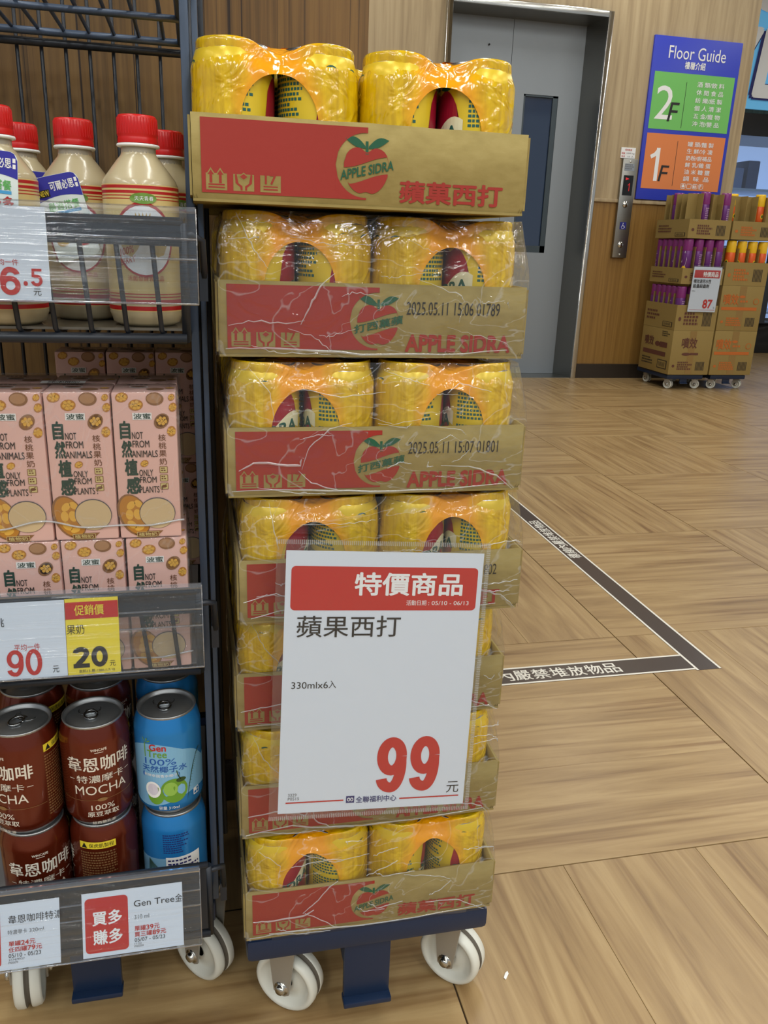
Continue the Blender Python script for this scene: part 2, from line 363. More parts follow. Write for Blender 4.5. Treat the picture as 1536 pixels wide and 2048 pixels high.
# ------------------------------------------------------------------ lift call panel
cp = thing('call_panel', 'tall steel lift call panel with red floor display on the oak wall', 'call panel', (2.848, WY-.012, .832))
MB().box((-.053, -.014, 0), (.053, .013, .63)).build('face_plate', m_steel, cp, bevel=.003)
fn = front(0, -.0145, 0, .001)
q = MB().rect(-.036, .402, .034, .528, 0, fn); q.flat([(-.022, .515), (-.022, .497), (.004, .506)], 1, fn, 2)
q.digits('1', (-.006, .43, .016, .48), 1, fn, 2, .2)
q.build('display', [M('display_black', (8, 8, 10), 0.15), M('display_red', (190, 30, 36), 0.4, emit=.7)], cp)
for z in (.345, .085):
    b = MB().lathe([(0, .006), (.018, .006), (.021, 0)], 20, 0, (-.003, -.015, z), ax=Matrix.Rotation(PI/2, 3, 'X')); b.build('call_button', m_chrome, cp)
q = MB().rect(-.024, .185, .022, .232, 0, fn)
q.disc(-.002, .224, .0035, .0035, 1, fn, 2, 8); q.rect(-.0045, .207, -.0015, .219, 1, fn, 2); q.rect(-.0045, .206, .008, .209, 1, fn, 2); q.flat([(.006, .209), (.009, .209), (.014, .196), (.011, .196)], 1, fn, 2)
for k in range(10):
    a = 1.9+k*.42; q.flat([(-.003+.011*math.cos(a), .2+.011*math.sin(a)), (-.003+.011*math.cos(a+.45), .2+.011*math.sin(a+.45)), (-.003+.009*math.cos(a+.45), .2+.009*math.sin(a+.45)), (-.003+.009*math.cos(a), .2+.009*math.sin(a))], 1, fn, 2)
q.build('wheelchair_symbol', [M('symbol_blue', (30, 36, 128), 0.4), m_white], cp)
q = MB().rect(-.038, .556, .032, .6, 0, fn); q.lines(-.034, .56, .028, .596, 3, 1, fn, 2); q.build('rating_plate', [m_alu, m_grey], cp)
for z in (.613, .02): MB().lathe([(0, .004), (.006, .003), (.007, 0)], 10, 0, (0, -.014, z), ax=Matrix.Rotation(PI/2, 3, 'X')).build('screw', m_chrome, cp)
nt_ = thing('load_notice', 'small white notice with red print above the lift call panel', 'notice', (2.832, WY-.004, 1.466))
MB().box((-.052, -.004, 0), (.052, .003, .066)).build('plate', m_white, nt_)
q = MB(); fn = front(0, -.0042, 0, .0008)
q.txt('電梯載重', (-.025, .046, .025, .058), 0, fn); q.txt('積載', (-.048, .024, -.022, .036), 0, fn); q.txt('1000 kg', (-.012, .024, .045, .036), 1, fn); q.txt('乘員', (-.048, .006, -.022, .017), 0, fn); q.txt('15 人', (-.002, .006, .042, .017), 1, fn)
q.build('lettering', [m_redp, m_grey], nt_)
# ------------------------------------------------------------------ floor guide
fg = thing('floor_guide_sign', 'blue floor guide board with green and orange panels on the wall', 'sign', (2.92, WY-.012, 1.216))
SW, SH = .638, .987
MB().box((0, -.006, 0), (SW, .011, SH)).build('board', M('sign_blue', (45, 62, 190), 0.4), fg, bevel=.002)
fn = front(0, -.0062, 0, .0008)
MB().rect(.027, .44, .616, .78, 0, fn).build('second_floor_panel', M('sign_green', (112, 192, 98), 0.45), fg)
MB().rect(.027, .071, .614, .414, 0, fn).build('first_floor_panel', M('sign_orange', (222, 130, 72), 0.45), fg)
q = MB()
q.txt('Floor Guide', (.11, .86, .525, .935), 0, fn, 2); q.txt('樓層介紹', (.235, .805, .385, .85), 0, fn, 2, bold=.02)
q.txt('2', (.06, .50, .19, .70), 0, fn, 2); q.digits('1', (.055, .12, .155, .325), 0, fn, 2, .27)
q.txt('F', (.155, .49, .235, .605), 1, fn, 3, shear=.15); q.txt('F', (.145, .12, .22, .22), 1, fn, 3, shear=.15)
q.rect(.265, .455, .268, .73, 1, fn, 2); q.rect(.258, .095, .261, .375, 1, fn, 2)
for i, row in enumerate(('酒 類/飲 料', '休 閒 食 品', '紡 織/紙 製', '個 人 清 潔', '五 金/寵 物', '沖 泡/嬰 品')): q.txt(row, (.345, .706-i*.047, .545, .738-i*.047), 0, fn, 2, bold=.01)
for i, row in enumerate(('罐 頭/麵 製', '生 鮮/冷 凍', '奶粉/廚補品', '鮮 乳/雞 蛋', '油 米 糖 鹽', '調  味  品')): q.txt(row, (.335, .345-i*.043, .53, .376-i*.043), 0, fn, 2, bold=.01)
for k in range(4):
    u = .325+k*.045; q.rect(u, .082, u+.036, .085, 0, fn, 2); q.rect(u, .111, u+.036, .114, 0, fn, 2); q.rect(u, .082, u+.003, .114, 0, fn, 2); q.rect(u+.033, .082, u+.036, .114, 0, fn, 2)
q.txt('P', (.469, .086, .483, .110), 0, fn, 2, bold=.02); q.rect(.333, .09, .353, .1, 0, fn, 2); q.disc(.343, .104, .008, .005, 0, fn, 2, 10); q.rect(.42, .088, .428, .105, 0, fn, 2); q.rect(.432, .088, .44, .105, 0, fn, 2)
q.build('lettering', [m_white, m_black], fg)
# ------------------------------------------------------------------ far freezer and banner
fz = thing('upright_freezer', 'black framed glass-door freezer with lit shelves beyond the oak wall', 'freezer', (4.40, 6.9, 0))
m_fzb = M('freezer_black', (16, 17, 20), 0.35)
b = MB().box((0, .02, 0), (2.2, .8, .28)).box((0, .02, 1.88), (2.2, .8, 2.06)).box((0, .02, .28), (.13, .8, 1.88)).box((2.1, .02, .28), (2.2, .8, 1.88)).box((0, .7, .28), (2.2, .8, 1.88))
b.build('body', m_fzb, fz, bevel=.006)
MB().box((.13, .66, .28), (2.1, .69, 1.88)).build('back_light_panel', M('freezer_glow', (186, 204, 232), 0.6, emit=.95), fz)
for z in (.36, .72, 1.08, 1.44): MB().box((.13, .1, z), (2.1, .66, z+.02)).build('shelf', M('freezer_shelf', (210, 220, 230), 0.4), fz)
for k in range(3): MB().box((.13+k*.656, .0, .28), (.165+k*.656, .03, 1.88)).box((.75+k*.656, 0, .28), (.786+k*.656, .03, 1.88)).build('door_frame', M('freezer_alu', (60, 62, 66), 0.3, 0.6), fz)
for k in range(3): MB().box((.165+k*.656, .012, .28), (.75+k*.656, .016, 1.88)).build('pane', clear('freezer_glass', (225, 236, 250), 1.0, 0.03, 0.03), fz)
MB().box((4.42, 6.84, 2.062), (4.56, 6.915, 2.27)).build('black_box', m_fzb, None, bevel=.004)['label'] = 'small black box standing on the freezer in front of the blue banner'
bpy.data.objects['black_box']['category'] = 'box'
rr = random.Random(3)
for z in (.38, .74, 1.10, 1.46):
    for k in range(2):
        pk = thing('frozen_pack', '%s frozen food pack on the %s shelf of the far freezer' % (('pale', 'darker')[k], {.38: 'bottom', .74: 'second lowest', 1.10: 'third', 1.46: 'top'}[z]), 'food pack', (4.84+k*.155, 7.12, z), 0, 'packs in the upright freezer')
        MB().box((-.06, 0, 0), (.06, .2, rr.uniform(.18, .26))).build('box', M('pack_%d' % (k % 4), [(150, 160, 190), (90, 100, 130), (190, 195, 215), (120, 90, 110)][k % 4], 0.5), pk, bevel=.012)
bn = thing('banner', 'light blue banner with big white block letters above the freezer', 'banner', (4.40, 6.93, 2.09))
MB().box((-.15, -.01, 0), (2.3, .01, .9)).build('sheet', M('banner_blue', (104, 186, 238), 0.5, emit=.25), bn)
fn = front(0, -.012, 0, .004)
q = MB(); q.txt('7L', (-.02, .08, .62, .62), 0, fn, 3, bold=.03, shear=.1); q.txt('7L', (-.035, .065, .605, .605), 1, fn, 2, bold=.05, shear=.1)
q.band(-.15, 2.3, 40, lambda u: .78+.05*math.sin(u*14), lambda u: .9, 0, fn, 2)
for k in range(60):
    u, v = rr.uniform(-.12, 2.25), rr.uniform(.02, .75); q.rect(u, v, u+.012, v+.05, 0, fn, 1)
q.build('lettering', [m_white, m_navy], bn)
tag(MB().box((3.7, 7.75, 0), (9, 8.0, 3.2)).build('wall_right', m_wall), kind='structure')
# ================================================================== DOLLIES
def wheel_mesh(r, w):
    """white nylon wheel, axis along local x, grooved tread, dished sides"""
    p = [(.008, -w*.30), (.012, -w*.34), (.016, -w*.24), (r-.012, -w*.20), (r-.008, -w*.46), (r-.004, -w*.5), (r-.001, -w*.42), (r, -w*.2), (r-.0005, -w*.1), (r-.004, -w*.05), (r-.004, w*.05), (r-.0005, w*.1),
         (r, w*.2), (r-.001, w*.42), (r-.004, w*.5), (r-.008, w*.46), (r-.012, w*.20), (.016, w*.24), (.012, w*.34), (.008, w*.30)]
    mis = [0]*len(p); mis[8] = mis[9] = mis[10] = 1
    return MB().lathe(p, 40, 0, mis=mis, ax=Matrix.Rotation(PI/2, 3, 'Y'))
def caster(parent, x, y, ang, r=.039, top=.132):
    c = MB()
    for s in (-1, 1):   # fork cheeks, tapered
        X = s*.0185; t = s*.0022
        pts = [(-.020, top-.012), (.020, top-.012), (.010, r-.006), (.004, r-.010), (-.004, r-.010), (-.010, r-.006)]
        a = [(X, p[0]-.012*(top-p[1])/(top-r)*0, p[1]) for p in pts]; b = [(X+t, p[0], p[1]) for p in pts]
        n = len(pts); c.add(a+b, [tuple(range(n)), tuple(range(2*n-1, n-1, -1))]+[(i, (i+1) % n, n+(i+1) % n, n+i) for i in range(n)])
    c.box((-.021, -.020, top-.014), (.021, .020, top-.010)); c.lathe([(0, top), (.022, top), (.022, top-.010), (0, top-.010)], 20)
    co = c.build('caster', M('zinc_fork', (176, 174, 168), 0.4, 0.6), parent); co.location = (x, y, 0); co.rotation_euler.z = ang
    w = wheel_mesh(r, .030).build('wheel', [m_nylon, m_groove], co); w.location = (0, 0, r)
    for s in (-1, 1): MB().lathe([(0, .005), (.005, .005), (.006, .003), (.006, 0), (.009, 0), (.009, -.002)], 12, 0, (s*.021, 0, r), ax=Matrix.Rotation(s*PI/2, 3, 'Y')).build('axle_bolt', m_chrome, co)
def dolly(label, x, yf, angs, top=.1635, group='blue dollies', r=.039):
    t = thing('dolly', label, 'dolly', (x, yf+.2, 0), 0, group)
    w, d = .134, .2
    b = MB().box((-w, -d, top-.032), (w, d, top-.004)).build('deck', m_blue, t, bevel=.006)
    MB().box((-w+.026, -d+.001, top-.008), (w-.026, d-.001, top)).build('raised_top', m_blue, t, bevel=.002)
    for sx in (-1, 1): MB().lathe([(0, top-.002), (.005, top-.002), (.007, top-.0045)], 12, 0, (sx*(w-.012), -d+.014, 0)).build('rivet', M('rivet', (190, 186, 160), .4), t)
    l = MB().box((-.0265, -d+.014, .045), (.0265, -d+.022, top-.03)).box((-.0275, -d+.004, .040), (.0275, -d+.022, .047))
    l.box((-.0265, -d+.02, .09), (-.0225, -d+.06, top-.03)).box((.0225, -d+.02, .09), (.0265, -d+.06, top-.03))
    l.build('coupling_leg', m_blue, t, bevel=.002)
    for (sx, sy), a in zip(((-1, -1), (1, -1), (-1, 1), (1, 1)), angs): caster(t, sx*.1+.018, sy*(d-.062), a, r, top-.031)
    return t
d1 = dolly('blue plastic dolly on white casters carrying the soda trays', .160, .676, (.95, .8, .5, .2))
# ================================================================== APPLE SODA TRAYS
def kraft(name, c1, c2, c3):
    m = wood(name, [(0.3, c1), (0.5, c2), (0.7, c3)], (40, 40, 90), rough=0.75, bump=0.12, dist=0.2, spec=.2)
    return m
m_kraft = kraft('kraft_board', (142, 126, 76), (152, 136, 84), (160, 144, 92))
m_kraftd = M('kraft_dim', (146, 124, 80), 0.8)
m_redbox = M('tray_red', (156, 40, 30), 0.55, bump=0.1, bscale=150); m_green = M('logo_green', (20, 88, 62), 0.5)
TW, TD, TH = .268, .402, .0620
def tray_body():
    b = MB(); w, d, t = TW/2, TD/2, .0022; n = 24
    b.box((-w, -d, 0), (w, d, .002))
    def wall(p0, p1, inward, seed):
        vs = []; fs = []
        for i in range(n+1):
            f = i/n; x = p0[0]+(p1[0]-p0[0])*f; y = p0[1]+(p1[1]-p0[1])*f
            bow = .0016*math.sin(PI*f)*(1+.6*noise.noise((f*5, seed, 0)))
            for k, z in enumerate((0, .006, TH*.5, TH)):
                o = -bow*(z/TH)**.7+ (.0018 if z == 0 else 0); zz = z+(.0007*noise.noise((f*9, seed, 3)) if k == 3 else 0)
                vs.append((x+inward[0]*o, y+inward[1]*o, zz)); vs.append((x+inward[0]*(o+t), y+inward[1]*(o+t), zz))
        for i in range(n):
            a, c = i*8, (i+1)*8
            for k in range(3):
                fs += [(a+2*k, c+2*k, c+2*k+2, a+2*k+2), (c+2*k+1, a+2*k+1, a+2*k+3, c+2*k+3)]
            fs.append((a+6, c+6, c+7, a+7))
        b.add(vs, fs, 0, True)
    wall((-w, -d), (w, -d), (0, 1), 1.0); wall((w, -d), (w, d), (-1, 0), 2.0); wall((w, d), (-w, d), (0, -1), 3.0); wall((-w, d), (-w, -d), (1, 0), 4.0)
    return b
tb = tray_body(); fb = MB()
for sx in (-1, 1): fb.box((sx*(TW/2+.0004), -TD/2+.001, .004), (sx*(TW/2+.0022), -TD/2+.055, TH-.002))
def frontfn(u, v, l):   # follows the bowed front wall; u from the left edge
    f = u/TW; bow = .0016*math.sin(PI*max(0, min(1, f)))*(1+.6*noise.noise((f*5, 1.0, 0)))*(max(v, 0)/TH)**.7
    return (u-TW/2, -TD/2-bow-.0004-.00014*l, v)
def apple(q, fn, cu, cv, R, word, ri, gi, l=2):
    n = 18; W_ = R*.84
    def mid(u): return cv-R*.10+.22*(u-cu)+R*.05*math.sin((u-cu)/W_*2.6)
    def top(u):
        x = (u-cu)/W_; return cv+R*.66*math.sqrt(max(0, 1-abs(x)**4))-R*.17*math.exp(-(x/.22)**2)
    def bot(u):
        x = (u-cu)/W_; return cv-R*.92*(max(0, 1-abs(x)**2.4))**.6+R*.09*math.exp(-(x/.2)**2)
    q.band(cu-W_*.99, cu+W_*.99, n, lambda u: min(top(u), mid(u)+R*.27), top, ri, fn, l)
    q.band(cu-W_*.92, cu+W_*.94, n, bot, lambda u: max(bot(u), mid(u)-R*.30), ri, fn, l)
    for s in (-1, 1):
        x0, x1 = (cu+s*R*.06, cu+s*R*.80)
        if s < 0: x0, x1 = x1, x0
        q.band(x0, x1, 10, lambda u: cv+R*.62+R*.30*(abs(u-cu)/R/.8)*1.0-R*.10*math.sin(PI*min(1, abs(u-cu)/R/.8)), lambda u: cv+R*.62+R*.30*(abs(u-cu)/R/.8)+R*.20*math.sin(PI*min(1, abs(u-cu)/R/.8)), gi, fn, l)
    q.flat([(cu-R*.05, cv+R*.42), (cu+R*.05, cv+R*.42), (cu+R*.04, cv+R*.86), (cu-R*.06, cv+R*.86)], gi, fn, l)
    h = R*.34
    q.txt(word, (cu-R*.95, cv-R*.10-h/2-.22*R*.95, cu+R*1.0, cv-R*.10+h/2-.22*R*.95), gi, fn, l+1, bold=.02, slope=.22)
def tray_print(q, logo, slogan, date=None):
    mats = (0, 1, 2, 3)   # 0 red, 1 kraft, 2 green, 3 black
    cu, cv, R = .1330, .0315, .0235
    top, bot = TH-.0030, .0065
    q.rect(.0068, bot, cu-R, top, 0, frontfn, 1, 12)
    def arc(u): return math.sqrt(max(0, R*R-(u-cu)**2))
    q.band(cu-R, cu+.0015, 14, lambda u: cv+arc(u), lambda u: top, 0, frontfn, 1); q.band(cu-R, cu+.0015, 14, lambda u: bot, lambda u: cv-arc(u), 0, frontfn, 1)
    apple(q, frontfn, cu+.0012, cv-.001, .0218, logo, 0, 2, 1)
    for u in (.0100, .0305, .0510): q.rect(u, .0085, u+.0158, .0205, 1, frontfn, 2)
    for k in (.0137, .0208):     # arrows
        q.flat([(k-.0035, .0192), (k+.0035, .0192), (k, .0245)], 1, frontfn, 2); q.flat([(k-.0024, .0195), (k+.0024, .0195), (k, .0228)], 0, frontfn, 3)
        q.rect(k-.001, .0135, k+.001, .0197, 0, frontfn, 3)
    for z in (.0100, .0120): q.rect(.0118, z, .0240, z+.001, 0, frontfn, 3)
    u = .0305                     # hands round a box
    for s in (-1, 1):
        c = u+.0079; q.flat([(c+s*.0066, .0200), (c+s*.0054, .0210), (c+s*.0040, .0140), (c+s*.0010, .0120), (c+s*.0010, .0090), (c+s*.0024, .0090), (c+s*.0026, .0112), (c+s*.0062, .0140)][::s], 0, frontfn, 3)
    q.flat([(c, .0218), (c+.004, .0188), (c, .0158), (c-.004, .0188)], 1, frontfn, 3); q.flat([(c, .0208), (c+.0028, .0188), (c, .0168), (c-.0028, .0188)], 0, frontfn, 4)
    q.txt('17', (.0545, .0142, .0635, .0215), 0, frontfn, 3, bold=.02); q.rect(.0535, .0122, .0645, .0130, 0, frontfn, 3); q.rect(.0535, .0100, .0645, .0110, 0, frontfn, 3)
    q.txt(slogan, (.1615, .0055, .2490, .0225) if len(slogan) < 6 else (.1590, .0050, .2560, .0205), 0, frontfn, 1, bold=.03 if len(slogan) < 6 else .04)
    if date: q.txt(date, (.1590, .0370, .2440, .0480), 3, frontfn, 1)
def cellmat(name, base, rough=.3): return M(name, base, rough)
# soda can (seen through the film openings)
CR, CH = .0314, .1115
can_prof = [(0, .004), (.020, .004), (.0245, 0), (.0262, .0015), (.0300, .0085), (.0322, .013), (CR, .018), (CR, CH-.020), (.0318, CH-.014), (.0290, CH-.005), (.0272, CH-.0025), (.0276, CH), (.0262, CH), (.0252, CH-.004), (0, CH-.005)]
def soda_can():
    q = MB().lathe(can_prof, 30, 0, mis=[4, 4, 4, 4, 0, 0, 0, 0, 0, 4, 4, 4, 4, 4])
    for turn in (0, PI):
        fn = cylfn(CR, 0, turn); a = .022
        q.band(-a, a, 14, lambda u: .060+.010*math.sin(u/a*2), lambda u: .060+.0335*math.sqrt(max(0, 1-(u/a)**2))**.8-.006*math.exp(-(u/.005)**2), 1, fn, 1)
        q.band(-a*.9, a*.9, 14, lambda u: .048-.030*math.sqrt(max(0, 1-(u/a/.95)**2)), lambda u: .048+.010*math.sin(u/a*2), 1, fn, 1)
        q.band(-a*1.15, a*1.15, 14, lambda u: .0475+.011*math.sin(u/a*2), lambda u: .0605+.011*math.sin(u/a*2), 3, fn, 2)
        q.txt('SIDRA', (-.021, .0445, .021, .0560), 2, fn, 3, bold=.03, slope=.25)
        q.band(.001, .018, 8, lambda u: .092+.2*(u-.001)-.003*math.sin(PI*(u-.001)/.017), lambda u: .092+.2*(u-.001)+.0055*math.sin(PI*(u-.001)/.017), 2, fn, 2)
        q.band(-.018, -.001, 8, lambda u: .092-.2*(u+.001)-.003*math.sin(-PI*(u+.001)/.017), lambda u: .092-.2*(u+.001)+.0055*math.sin(-PI*(u+.001)/.017), 2, fn, 2)
        fn = cylfn(CR, 0, turn+PI/2); q.lines(-.020, .062, .016, .094, 9, 2, fn, 1, .6, 5); q.lines(-.020, .030, .016, .058, 8, 2, fn, 1, .6, 6)
    return q
m_cany = M('can_yellow', (226, 196, 44), 0.28, 0.15); m_canr = M('can_red', (158, 22, 48), 0.3, 0.1)
m_cang = M('can_green', (28, 92, 84), 0.35); m_canw = M('can_white', (232, 226, 190), 0.3)
CANM = [m_cany, m_canr, m_cang, m_canw, m_alu]
# printed shrink film
def film_material():
    m = bpy.data.materials.new('orange_shrink_film'); m.use_nodes = True; nt = m.node_tree; N = nt.nodes.new; L = nt.links.new
    b = nt.nodes['Principled BSDF']; out = nt.nodes['Material Output']
    t = N('ShaderNodeTexCoord'); sx = N('ShaderNodeSeparateXYZ'); L(t.outputs['Object'], sx.inputs[0])
    ab = N('ShaderNodeMath'); ab.operation = 'ABSOLUTE'; L(sx.outputs[0], ab.inputs[0])
    nz = N('ShaderNodeTexNoise'); nz.inputs['Scale'].default_value = 34; nz.inputs['Detail'].default_value = 3; nz.inputs['Distortion'].default_value = .8; L(t.outputs['Object'], nz.inputs[0])
    ad = N('ShaderNodeMath'); ad.operation = 'MULTIPLY_ADD'; ad.inputs[1].default_value = .030; L(nz.outputs[0], ad.inputs[0]); L(ab.outputs[0], ad.inputs[2])
    col = None
    mr = N('ShaderNodeMapRange'); mr.inputs[1].default_value = .033; mr.inputs[2].default_value = .052; L(ad.outputs[0], mr.inputs[0])
    c = ramp(nt, mr.outputs[0], [(0.0, (243, 164, 8)), (0.5, (240, 184, 8)), (1.0, (236, 198, 14))])
    mp = mapped(nt, (260, 260, 16)); n2 = N('ShaderNodeTexNoise'); n2.inputs['Scale'].default_value = 1; n2.inputs['Detail'].default_value = 2; L(mp, n2.inputs[0])
    c2 = ramp(nt, n2.outputs[0], [(0.35, (255, 255, 255)), (0.62, (232, 226, 205))])
    mx = N('ShaderNodeMix'); mx.data_type = 'RGBA'; mx.blend_type = 'MULTIPLY'; L(mr.outputs[0], mx.inputs[0]); L(c, mx.inputs[6]); L(c2, mx.inputs[7])
    L(mx.outputs[2], b.inputs['Base Color']); b.inputs['Roughness'].default_value = .13; b.inputs['Specular IOR Level'].default_value = .75
    b.inputs['Coat Weight'].default_value = .3; b.inputs['Coat Roughness'].default_value = .08
    # wrinkles: broad folds + fine vertical puckers on the yellow sides
    n3 = N('ShaderNodeTexNoise'); n3.inputs['Scale'].default_value = 30; n3.inputs['Detail'].default_value = 1.5; n3.inputs['Distortion'].default_value = 3.0; L(t.outputs['Object'], n3.inputs[0])
    mm = N('ShaderNodeMath'); mm.operation = 'MULTIPLY_ADD'; hm = N('ShaderNodeMath'); hm.operation = 'MULTIPLY'; hm.inputs[1].default_value = .35; L(mr.outputs[0], hm.inputs[0]); L(n2.outputs[0], mm.inputs[0]); L(hm.outputs[0], mm.inputs[1])
    m3 = N('ShaderNodeMath'); m3.operation = 'MULTIPLY'; m3.inputs[1].default_value = 1.4; L(n3.outputs[0], m3.inputs[0]); L(m3.outputs[0], mm.inputs[2])
    bp = N('ShaderNodeBump'); bp.inputs['Strength'].default_value = .55; bp.inputs['Distance'].default_value = .0035; L(mm.outputs[0], bp.inputs['Height']); L(bp.outputs[0], b.inputs['Normal']); L(bp.outputs[0], b.inputs['Coat Normal'])
    tr = N('ShaderNodeBsdfTransparent'); tr.inputs[0].default_value = rgb(250, 214, 90); ms = N('ShaderNodeMixShader')
    al = N('ShaderNodeMath'); al.operation = 'MULTIPLY'; al.inputs[1].default_value = .10; L(mr.outputs[0], al.inputs[0]); L(al.outputs[0], ms.inputs[0])
    L(b.outputs[0], ms.inputs[1]); L(tr.outputs[0], ms.inputs[2]); L(ms.outputs[0], out.inputs[0])
    return m
m_film = film_material()
PW, PD, PH = .1312, .1965, .1142
def film_mesh(seed=0):
    w, d, r = PW/2, PD/2, .0332; per = []
    def line(p, q, n):
        for i in range(n): per.append((p[0]+(q[0]-p[0])*i/n, p[1]+(q[1]-p[1])*i/n))
    def arc(cx, cy, a0, n):
        for i in range(n): a = a0+PI/2*i/n; per.append((cx+r*math.cos(a), cy+r*math.sin(a)))
    arc(-w+r, -d+r, PI, 20); line((-w+r, -d), (w-r, -d), 30); arc(w-r, -d+r, 1.5*PI, 20); line((w, -d+r), (w, d-r), 40); arc(w-r, d-r, 0, 14); line((w-r, d), (-w+r, d), 20); arc(-w+r, d-r, PI/2, 14); line((-w, d-r), (-w, -d+r), 40)
    n = len(per); zs = [0, .003, .008]+[.012+.003*k for k in range(28)]+[.0955, .0985, .1012, .104, .1068, .1093, .1113, .1128, .1137, PH]
    ins_ring = [.002, .006, .012, .020, .030, .042, .056]
    vs = []
    def gap(x, y):   # how far this bit of outline hangs between two cans
        g = 0
        if abs(abs(y)-d) < .02: g = max(g, math.exp(-(x/.016)**2))
        if abs(abs(x)-w) < .02:
            for yy in (-.0327, .0327): g = max(g, math.exp(-((y-yy)/.013)**2))
        return g
    def nrm(x, y):
        cx, cy = max(-w+r, min(w-r, x)), max(-d+r, min(d-r, y)); v = Vector((x-cx, y-cy, 0))
        return v.normalized() if v.length > 1e-6 else Vector((0, -1, 0))
    rows = [(z, 0) for z in zs]+[(PH, i) for i in ins_ring]
    for z, ins in rows:
        for x, y in per:
            nn = nrm(x, y); g = gap(x, y)
            neck = .0040*max(0, min(1, (z-.094)/.010))**1.4+.0012*max(0, min(1, (z-.1118)/.0024))**2+(.004*max(0, 1-z/.008))
            pull = g*.0085*(.6+.4*math.sin(PI*min(1, z/.10)))+g*.004*max(0, (z-.09)/.027)
            wr = .0008*noise.noise((x*55+seed, y*55, z*60))+.0003*noise.noise((x*150+seed, y*150, z*70))
            if z > .112: wr *= .4
            p = Vector((x, y, 0))-nn*(neck+pull-wr+ins)
            zz = z-g*.0105*max(0, min(1, (z-.07)/.047))**1.3*max(0, 1-ins/.013)
            if ins:
                t = ins/.056; zz = zz-.0022*math.sin(PI*min(1, ins/.03)) + (.0007*noise.noise((p.x*60, p.y*60, seed)))
                if abs(p.x) > w: p.x = math.copysign(w, p.x)
                if p.x*x < 0: p.x = 0
                if p.y*y < 0: p.y = 0
            vs.append((p.x, p.y, zz))
    nrow = len(rows); rx, rz, zc = .0300, .0370, .0540
    es = []
    for k, (x, y, z) in enumerate(vs):
        e = 9
        if y < -d+.03 and abs(x) < .05 and z < .1:
            e = math.hypot(x/rx, (z-zc)/rz)
            if .945 < e < 1.055: vs[k] = (x/e, y, zc+(z-zc)/e); e = 1
        es.append(e)
    fs = []
    for j in range(nrow-1):
        for i in range(n):
            f = (j*n+i, j*n+(i+1) % n, (j+1)*n+(i+1) % n, (j+1)*n+i)
            if all(es[q] <= 1.0001 for q in f): continue
            fs.append(f)
    b = MB().add(vs, fs, 0, True); return b
FILMS = [film_mesh(s).build('film', m_film) for s in (0.0, 11.3, 23.7)]
CAN0 = soda_can().build('can', CANM)
def six_pack(label, x, y, z, k, with_cans):
    t = thing('six_pack', label, 'six-pack', (x, y, z), 0, 'shrink-wrapped soda six-packs')
    f = FILMS[k % 3].copy(); COL.objects.link(f); f.parent = t
    if with_cans:
        for i in (-1, 1):
            for jj, yy in enumerate((-.0653, 0, .0653)):
                c = CAN0.copy(); COL.objects.link(c); c.parent = t; c.location = (i*.0328, yy, 0); c.rotation_euler.z = random.uniform(0, 2*PI) if (k, i, jj) not in TURN else TURN[(k, i, jj)]
    return t
# outer stretch film
m_stretch = clear('stretch_film', (253, 253, 253), 1.3, 0.085, 0.018, bump=.9, bscale=18, stretch=(1, 1, 1.7), crease=.20, cscale=9, cap=.26)
m_crease = clear('film_crease', (250, 250, 252), 1.3, 0.12, 0.34)
def stretch_mesh(seed):
    w, d, r = TW/2+.0022, TD/2+.0022, .006; per = []
    for (cx, cy, a0), (ex, ey) in (((-w+r, -d+r, PI), (w-r, -d)), ((w-r, -d+r, 1.5*PI), (w, d-r)), ((w-r, d-r, 0), (-w+r, d)), ((-w+r, d-r, PI/2), (-w, -d+r))):
        for k in range(5): a = a0+PI/2*k/4; per.append((cx+r*math.cos(a), cy+r*math.sin(a)))
        sx, sy = per[-1]; m = 46
        for k in range(1, m): per.append((sx+(ex-sx)*k/m, sy+(ey-sy)*k/m))
    n = len(per); vs = []; fs = []; zs = [.001, .006, .012, .02, .028, .036, .044, .052, .059, .064, .070, .078, .086, .094, .102, .109, .114, .117]
    for z in zs:
        for i, (x, y) in enumerate(per):
            ins = 0 if z < .064 else .0085*((z-.064)/.053)**1.4
            s = noise.noise((x*17+seed, y*17, z*22)); s2 = noise.noise((x*60+seed, y*60, z*45+seed))
            o = -ins+.0016*abs(s)+.0008*s2
            zz = z+(.0035*noise.noise((x*25, y*25, seed)) if z < .004 else 0)
            vs.append((x*(1+o/w), y*(1+o/d), zz))
    for j in range(len(zs)-1):
        for i in range(n): fs.append((j*n+i, j*n+(i+1) % n, (j+1)*n+(i+1) % n, (j+1)*n+i))
    return MB().add(vs, fs, 0, True)
